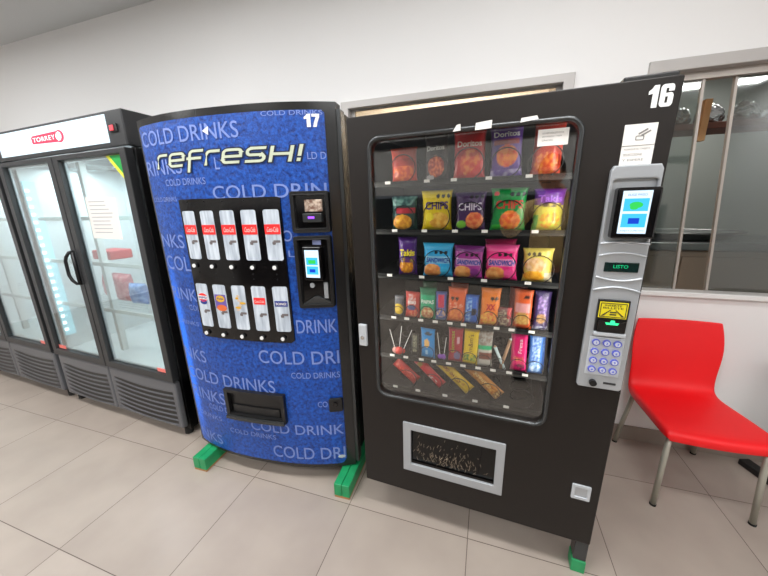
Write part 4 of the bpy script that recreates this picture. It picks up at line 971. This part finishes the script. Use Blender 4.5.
# paper note and triangular sticker on the right door of the near cooler
dr2 = [c for c in f1.children if c.name.startswith('glass_door')][1]
bm = nb(); add_plate(bm, [(-.49, 1.607), (-.205, 1.598), (-.215, 1.352), (-.497, 1.356)], [], -.0065, -.005); pn = obj('paper_note', bm, M['paper'], dr2)
bm = nb()
for k in range(9): add_plate(bm, rrect(-.465, -.465 + R.uniform(.14, .22), 1.575 - k * .023, 1.579 - k * .023, 0), [], -.0075, -.0068)
obj('note_print', bm, mat('faint_ink', (176, 176, 180), .8), pn)
bm = nb(); add_plate(bm, [(-.205, 1.822), (-.062, 1.822), (-.062, 1.672)], [], -.0065, -.005, 0); add_plate(bm, [(-.172, 1.82), (-.064, 1.82), (-.064, 1.706)], [], -.0078, -.0068, 1)
obj('corner_sticker', bm, [M['triy'], M['tri']], dr2)

# ------------------------------------------------------------ red chair
def make_chair(loc, yaw, label):
    t = thing('stacking_chair', label, 'chair', loc, (0, 0, yaw))
    # seat and back in one moulded shell: stations along the profile (y, z), half width
    prof_ = [(-.034, .402, .200), (-.037, .425, .208), (-.033, .443, .212), (-.015, .450, .214), (.06, .449, .215), (.16, .444, .212), (.26, .437, .208), (.34, .431, .204), (.39, .433, .201), (.425, .446, .199), (.445, .480, .197),
             (.456, .54, .197), (.466, .62, .204), (.478, .70, .211), (.492, .78, .207), (.503, .838, .196), (.506, .846, .193)]
    bm = nb(); nu = 16; top = []
    for q_, (y, z, hw) in enumerate(prof_):
        row = []; back = max(0, min(1, (z - .46) / .2)) if q_ > 4 else 0; sk = .036 * (1 - back) * (1 if q_ > 2 else (.0, .3, .7)[q_])
        for i in range(nu + 1):
            u = -1 + 2 * i / nu; dy = -.020 * u * u * back; dz = -.006 * (1 - u * u) * (1 - back) * (1 if q_ > 3 else 0)
            if y < 0: dy += .016 * u * u
            row.append(Vector((u * hw, y + dy, z + dz)))
        e0, e1 = row[0], row[-1]
        for f_ in (.35, 1):
            row.insert(0, e0 + Vector((-.004, 0, -sk * f_))); row.append(e1 + Vector((.004, 0, -sk * f_)))
        top.append(row)
    V = [[bm.verts.new(p_) for p_ in r_] for r_ in top]
    for a in range(len(V) - 1):
        for i in range(len(V[0]) - 1): bm.faces.new((V[a][i], V[a][i + 1], V[a + 1][i + 1], V[a + 1][i])).smooth = True
    o = obj('seat_shell', bm, M['red'], t, True)
    s = o.modifiers.new('s', 'SOLIDIFY'); s.thickness = .008; s.offset = -1
    b = o.modifiers.new('b', 'SUBSURF'); b.levels = b.render_levels = 1
    for (xt, yt, xb, yb, zt) in ((-.185, .02, -.200, .0, .44), (.185, .02, .200, .0, .44), (-.18, .40, -.208, .468, .43), (.18, .40, .208, .468, .43)):
        bm = nb(); tube(bm, [(xb, yb, .006), (xt, yt, zt)], .0125, 14); l_ = obj('leg', bm, M['legc'], t, True)
        bm = nb(); cyl(bm, (xb, yb, .004), 'z', .0145, .012, 14); obj('rubber_foot', bm, M['rub'], l_)
    bm = nb(); tube(bm, [(-.18, .05, .418), (-.18, .38, .412)], .009, 8); tube(bm, [(.18, .05, .418), (.18, .38, .412)], .009, 8); tube(bm, [(-.18, .2, .415), (.18, .2, .415)], .009, 8); obj('under_frame', bm, M['legc'], t)
    return t
make_chair((1.607, .418, 0), .028, 'bright red plastic chair with grey metal legs by the wall')

# standing panel at the right edge
t = thing('panel_stand', 'grey standing panel with black foot bar at the right edge behind the chair', 'panel', (2.09, .69, 0), (0, 0, .30))
bm = nb(); box(bm, -.030, .030, -.35, .20, 0, .035, .006); obj('foot_bar', bm, M['frb'], t)
bm = nb(); box(bm, -.015, .40, -.02, .012, .13, .78, .005); obj('panel', bm, M['desk'], t)
bm = nb(); box(bm, -.018, .018, -.016, .008, .036, .13, .003); obj('upright', bm, M['rim'], t)
bm = nb(); box(bm, .37, .43, -.35, .055, 0, .035, .006); obj('foot_bar', bm, M['frb'], t)
bm = nb(); box(bm, .382, .418, -.016, .008, .036, .13, .003); obj('upright', bm, M['rim'], t)

# ------------------------------------------------------------ the photographer, mirrored in the glass
def skin_mesh(name, joints, edges, m, parent, sub=2, root=0):
    me = bpy.data.meshes.new(name); me.from_pydata([j[0] for j in joints], edges, [])
    o = link(name, me, parent); me.materials.append(m)
    md = o.modifiers.new('skin', 'SKIN')
    me_sk = me.skin_vertices[0].data if me.skin_vertices else None
    if me_sk is None: return o
    for sv, j in zip(me_sk, joints): sv.radius = (j[1], j[2] if len(j) > 2 else j[1])
    me_sk[root].use_root = True
    s = o.modifiers.new('sub', 'SUBSURF'); s.levels = s.render_levels = sub
    for p_ in me.polygons: p_.use_smooth = True
    md.use_smooth_shade = True
    return o
def mk_skin(name, joints, edges, m, parent, sub=2, root=0):
    bm_ = bmesh.new(); lay = bm_.verts.layers.skin.verify()
    vs = []
    for i, j in enumerate(joints):
        v = bm_.verts.new(j[0]); v[lay].radius = (j[1], j[2] if len(j) > 2 else j[1]); v[lay].use_root = (i == root); vs.append(v)
    for a, b in edges: bm_.edges.new((vs[a], vs[b]))
    me = bpy.data.meshes.new(name); bm_.to_mesh(me); bm_.free(); me.materials.append(m)
    o = link(name, me, parent); md = o.modifiers.new('skin', 'SKIN'); md.use_smooth_shade = True
    s = o.modifiers.new('sub', 'SUBSURF'); s.levels = s.render_levels = sub
    return o
PX, PY = .84, -1.60
pr_ = thing('person', 'person in a tan shirt holding up a phone, mirrored in the snack machine glass', 'person', (PX, PY, 0))
V3 = Vector
bj = [(V3((0, 0, .95)), .15, .11), (V3((0, 0, 1.12)), .145, .105), (V3((0, 0, 1.30)), .15, .10), (V3((0, 0, 1.42)), .09, .07), (V3((-.01, .02, 1.50)), .058, .058), (V3((-.02, .04, 1.56)), .06, .07),
      (V3((-.18, .0, 1.385)), .055), (V3((-.30, .06, 1.20)), .046), (V3((-.335, .175, 1.31)), .033), (V3((-.335, .20, 1.36)), .028, .020),
      (V3((.18, 0, 1.385)), .055), (V3((.25, -.02, 1.12)), .046), (V3((.20, .12, .95)), .034), (V3((.18, .19, .93)), .028, .020),
      (V3((-.10, 0, .88)), .09), (V3((-.12, .02, .50)), .062), (V3((-.13, 0, .09)), .042), (V3((-.13, .14, .04)), .035, .03),
      (V3((.10, 0, .88)), .09), (V3((.12, .02, .50)), .062), (V3((.13, 0, .09)), .042), (V3((.13, .14, .04)), .035, .03)]
be = [(0, 1), (1, 2), (2, 3), (3, 4), (4, 5), (3, 6), (6, 7), (7, 8), (8, 9), (3, 10), (10, 11), (11, 12), (12, 13), (0, 14), (14, 15), (15, 16), (16, 17), (0, 18), (18, 19), (19, 20), (20, 21)]
body = mk_skin('body', bj, be, M['skin'], pr_)
sj = [(V3((0, 0, .90)), .175, .135), (V3((0, 0, 1.12)), .168, .128), (V3((0, 0, 1.30)), .172, .122), (V3((0, 0, 1.41)), .112, .088), (V3((-.005, .012, 1.455)), .070, .068),
      (V3((-.19, .0, 1.385)), .072), (V3((-.30, .06, 1.20)), .064), (V3((-.333, .15, 1.285)), .046), (V3((.19, 0, 1.385)), .072), (V3((.25, -.02, 1.12)), .064), (V3((.21, .09, .98)), .048)]
mk_skin('shirt', sj, [(0, 1), (1, 2), (2, 3), (3, 4), (3, 5), (5, 6), (6, 7), (3, 8), (8, 9), (9, 10)], M['shirt'], pr_)
tj = [(V3((0, 0, .93)), .165, .125), (V3((-.10, 0, .85)), .10), (V3((-.12, .02, .50)), .078), (V3((-.13, 0, .10)), .065), (V3((.10, 0, .85)), .10), (V3((.12, .02, .50)), .078), (V3((.13, 0, .10)), .065)]
mk_skin('trousers', tj, [(0, 1), (1, 2), (2, 3), (0, 4), (4, 5), (5, 6)], M['trous'], pr_)
bm = nb()
for s in (-1, 1): box(bm, s * .13 - .05, s * .13 + .05, -.07, .20, .0, .085, .03, seg=4)
obj('shoes', bm, M['rub'], pr_, True)
# head
bm = nb(); bmesh.ops.create_icosphere(bm, subdivisions=5, radius=1)
for v in bm.verts:
    x, y, z = v.co
    X = x * .078; Y = y * .098; Z = z * .122
    if z < 0: X *= 1 - .28 * (-z) ** 1.6; Y = Y * (1 - .12 * (-z)) + .012 * (-z)
    g = lambda cx, cz, s_: math.exp(-((X - cx) ** 2 + (Z - cz) ** 2) / (2 * s_ * s_))
    if y > 0:
        Y += .022 * math.exp(-(X / .010) ** 2) * math.exp(-((Z + .022) / .022) ** 2)          # nose
        Y += .006 * math.exp(-(X / .05) ** 2) * math.exp(-((Z - .030) / .010) ** 2)           # brow
        Y -= .010 * (g(-.030, .006, .012) + g(.030, .006, .012))                              # eye sockets
        Y += .006 * math.exp(-(X / .022) ** 2) * math.exp(-((Z + .062) / .006) ** 2)          # lips
        Y += .006 * math.exp(-(X / .02) ** 2) * math.exp(-((Z + .098) / .014) ** 2)
        Y += .004 * (g(-.042, -.03, .016) + g(.042, -.03, .016))
    v.co = (X, Y, Z)
head = obj('head', bm, M['skin'], pr_, True); head.location = (-.06, .10, 1.625); head.rotation_euler = (-.12, 0, .38)
for s in (-1, 1):
    bm = nb(); bmesh.ops.create_icosphere(bm, subdivisions=3, radius=1)
    for v in bm.verts: v.co = Vector((v.co.x * .008, v.co.y * .018, v.co.z * .030))
    o = obj('ear', bm, M['skin'], head, True); o.location = (s * .080, -.004, -.006)
    bm = nb(); bmesh.ops.create_icosphere(bm, subdivisions=3, radius=.0115)
    o = obj('eye', bm, M['white'], head, True); o.location = (s * .030, .079, .006)
    bm = nb(); bmesh.ops.create_icosphere(bm, subdivisions=2, radius=.0058)
    o = obj('iris', bm, M['hair'], head, True); o.location = (s * .030, .0875, .006)
    bm = nb(); tube(bm, [(s * .014, .096, .026), (s * .030, .094, .031), (s * .048, .082, .026)], .0038, 6); obj('eyebrow', bm, M['hair'], head)
bm = nb(); tube(bm, [(-.026, .085, -.046), (-.010, .097, -.042), (.010, .097, -.042), (.026, .085, -.046)], .004, 6); obj('moustache', bm, M['hair'], head)
bm = nb(); bmesh.ops.create_icosphere(bm, subdivisions=5, radius=1)
for v in list(bm.verts):
    x, y, z = v.co; k = 1 + .05 * noise.noise(v.co * 6)
    v.co = (x * .086 * k, y * .106 * k - .004, z * .130 * k + .004)
kill = [v for v in bm.verts if (v.co.y > .03 and v.co.z < .055 + .1 * max(0, .06 - v.co.y)) or v.co.z < -.03 - .0 or (v.co.z < .01 and v.co.y > -.01)]
bmesh.ops.delete(bm, geom=kill, context='VERTS'); o = obj('hair', bm, M['hair'], head, True)
sm_ = o.modifiers.new('s', 'SOLIDIFY'); sm_.thickness = .006; sm_.offset = -1
# hands: palm + five fingers each
def hand(loc, rot, curl, side):
    r_ = bpy.data.objects.new('hand', None)
    js = [(V3((0, 0, -.05)), .024, .017), (V3((0, 0, .0)), .034, .015), (V3((0, 0, .045)), .038, .013)]; ed = [(0, 1), (1, 2)]
    o = mk_skin('hand', js, ed, M['skin'], pr_); o.location = loc; o.rotation_euler = rot
    for k, (fx, L_) in enumerate(((-.030, .062), (-.010, .074), (.011, .070), (.030, .056))):
        a = 0; p_ = V3((fx, 0, .035)); pts = [(p_.copy(), .0095)]
        for sgm in (.45, .3, .25):
            a += curl; p_ = p_ + V3((0, math.sin(a), math.cos(a))) * L_ * sgm * 1.15; pts.append((p_.copy(), .0085))
        mk_skin('finger', pts, [(0, 1), (1, 2), (2, 3)], M['skin'], o)
    pts = [(V3((side * .022, .004, -.015)), .012), (V3((side * .046, .014, .012)), .0105), (V3((side * .052, .030, .040)), .0095), (V3((side * .046, .044, .060)), .0085)]
    mk_skin('thumb', pts, [(0, 1), (1, 2), (2, 3)], M['skin'], o)
    return o
hand((-.335, .205, 1.375), (.35, 0, .2), .45, 1)
hand((.18, .21, .925), (1.9, 0, 0), .35, -1)
# phone held just behind the lens
ph = thing('mobile_phone', 'black mobile phone held upright by the person in the tan shirt', 'phone')
ph.matrix_world = Matrix.Translation(cam.location) @ cam.rotation_euler.to_matrix().to_4x4() @ Matrix.Translation((-.02, -.055, .012))
bm = nb(); box(bm, -.037, .037, -.080, .080, -.004, .004, .003, seg=3); obj('phone_body', bm, M['phone'], ph)
bm = nb(); box(bm, -.034, .034, -.074, .074, .0042, .0048); obj('phone_screen', bm, emat('phone_screen', (120, 130, 140), .3), ph)
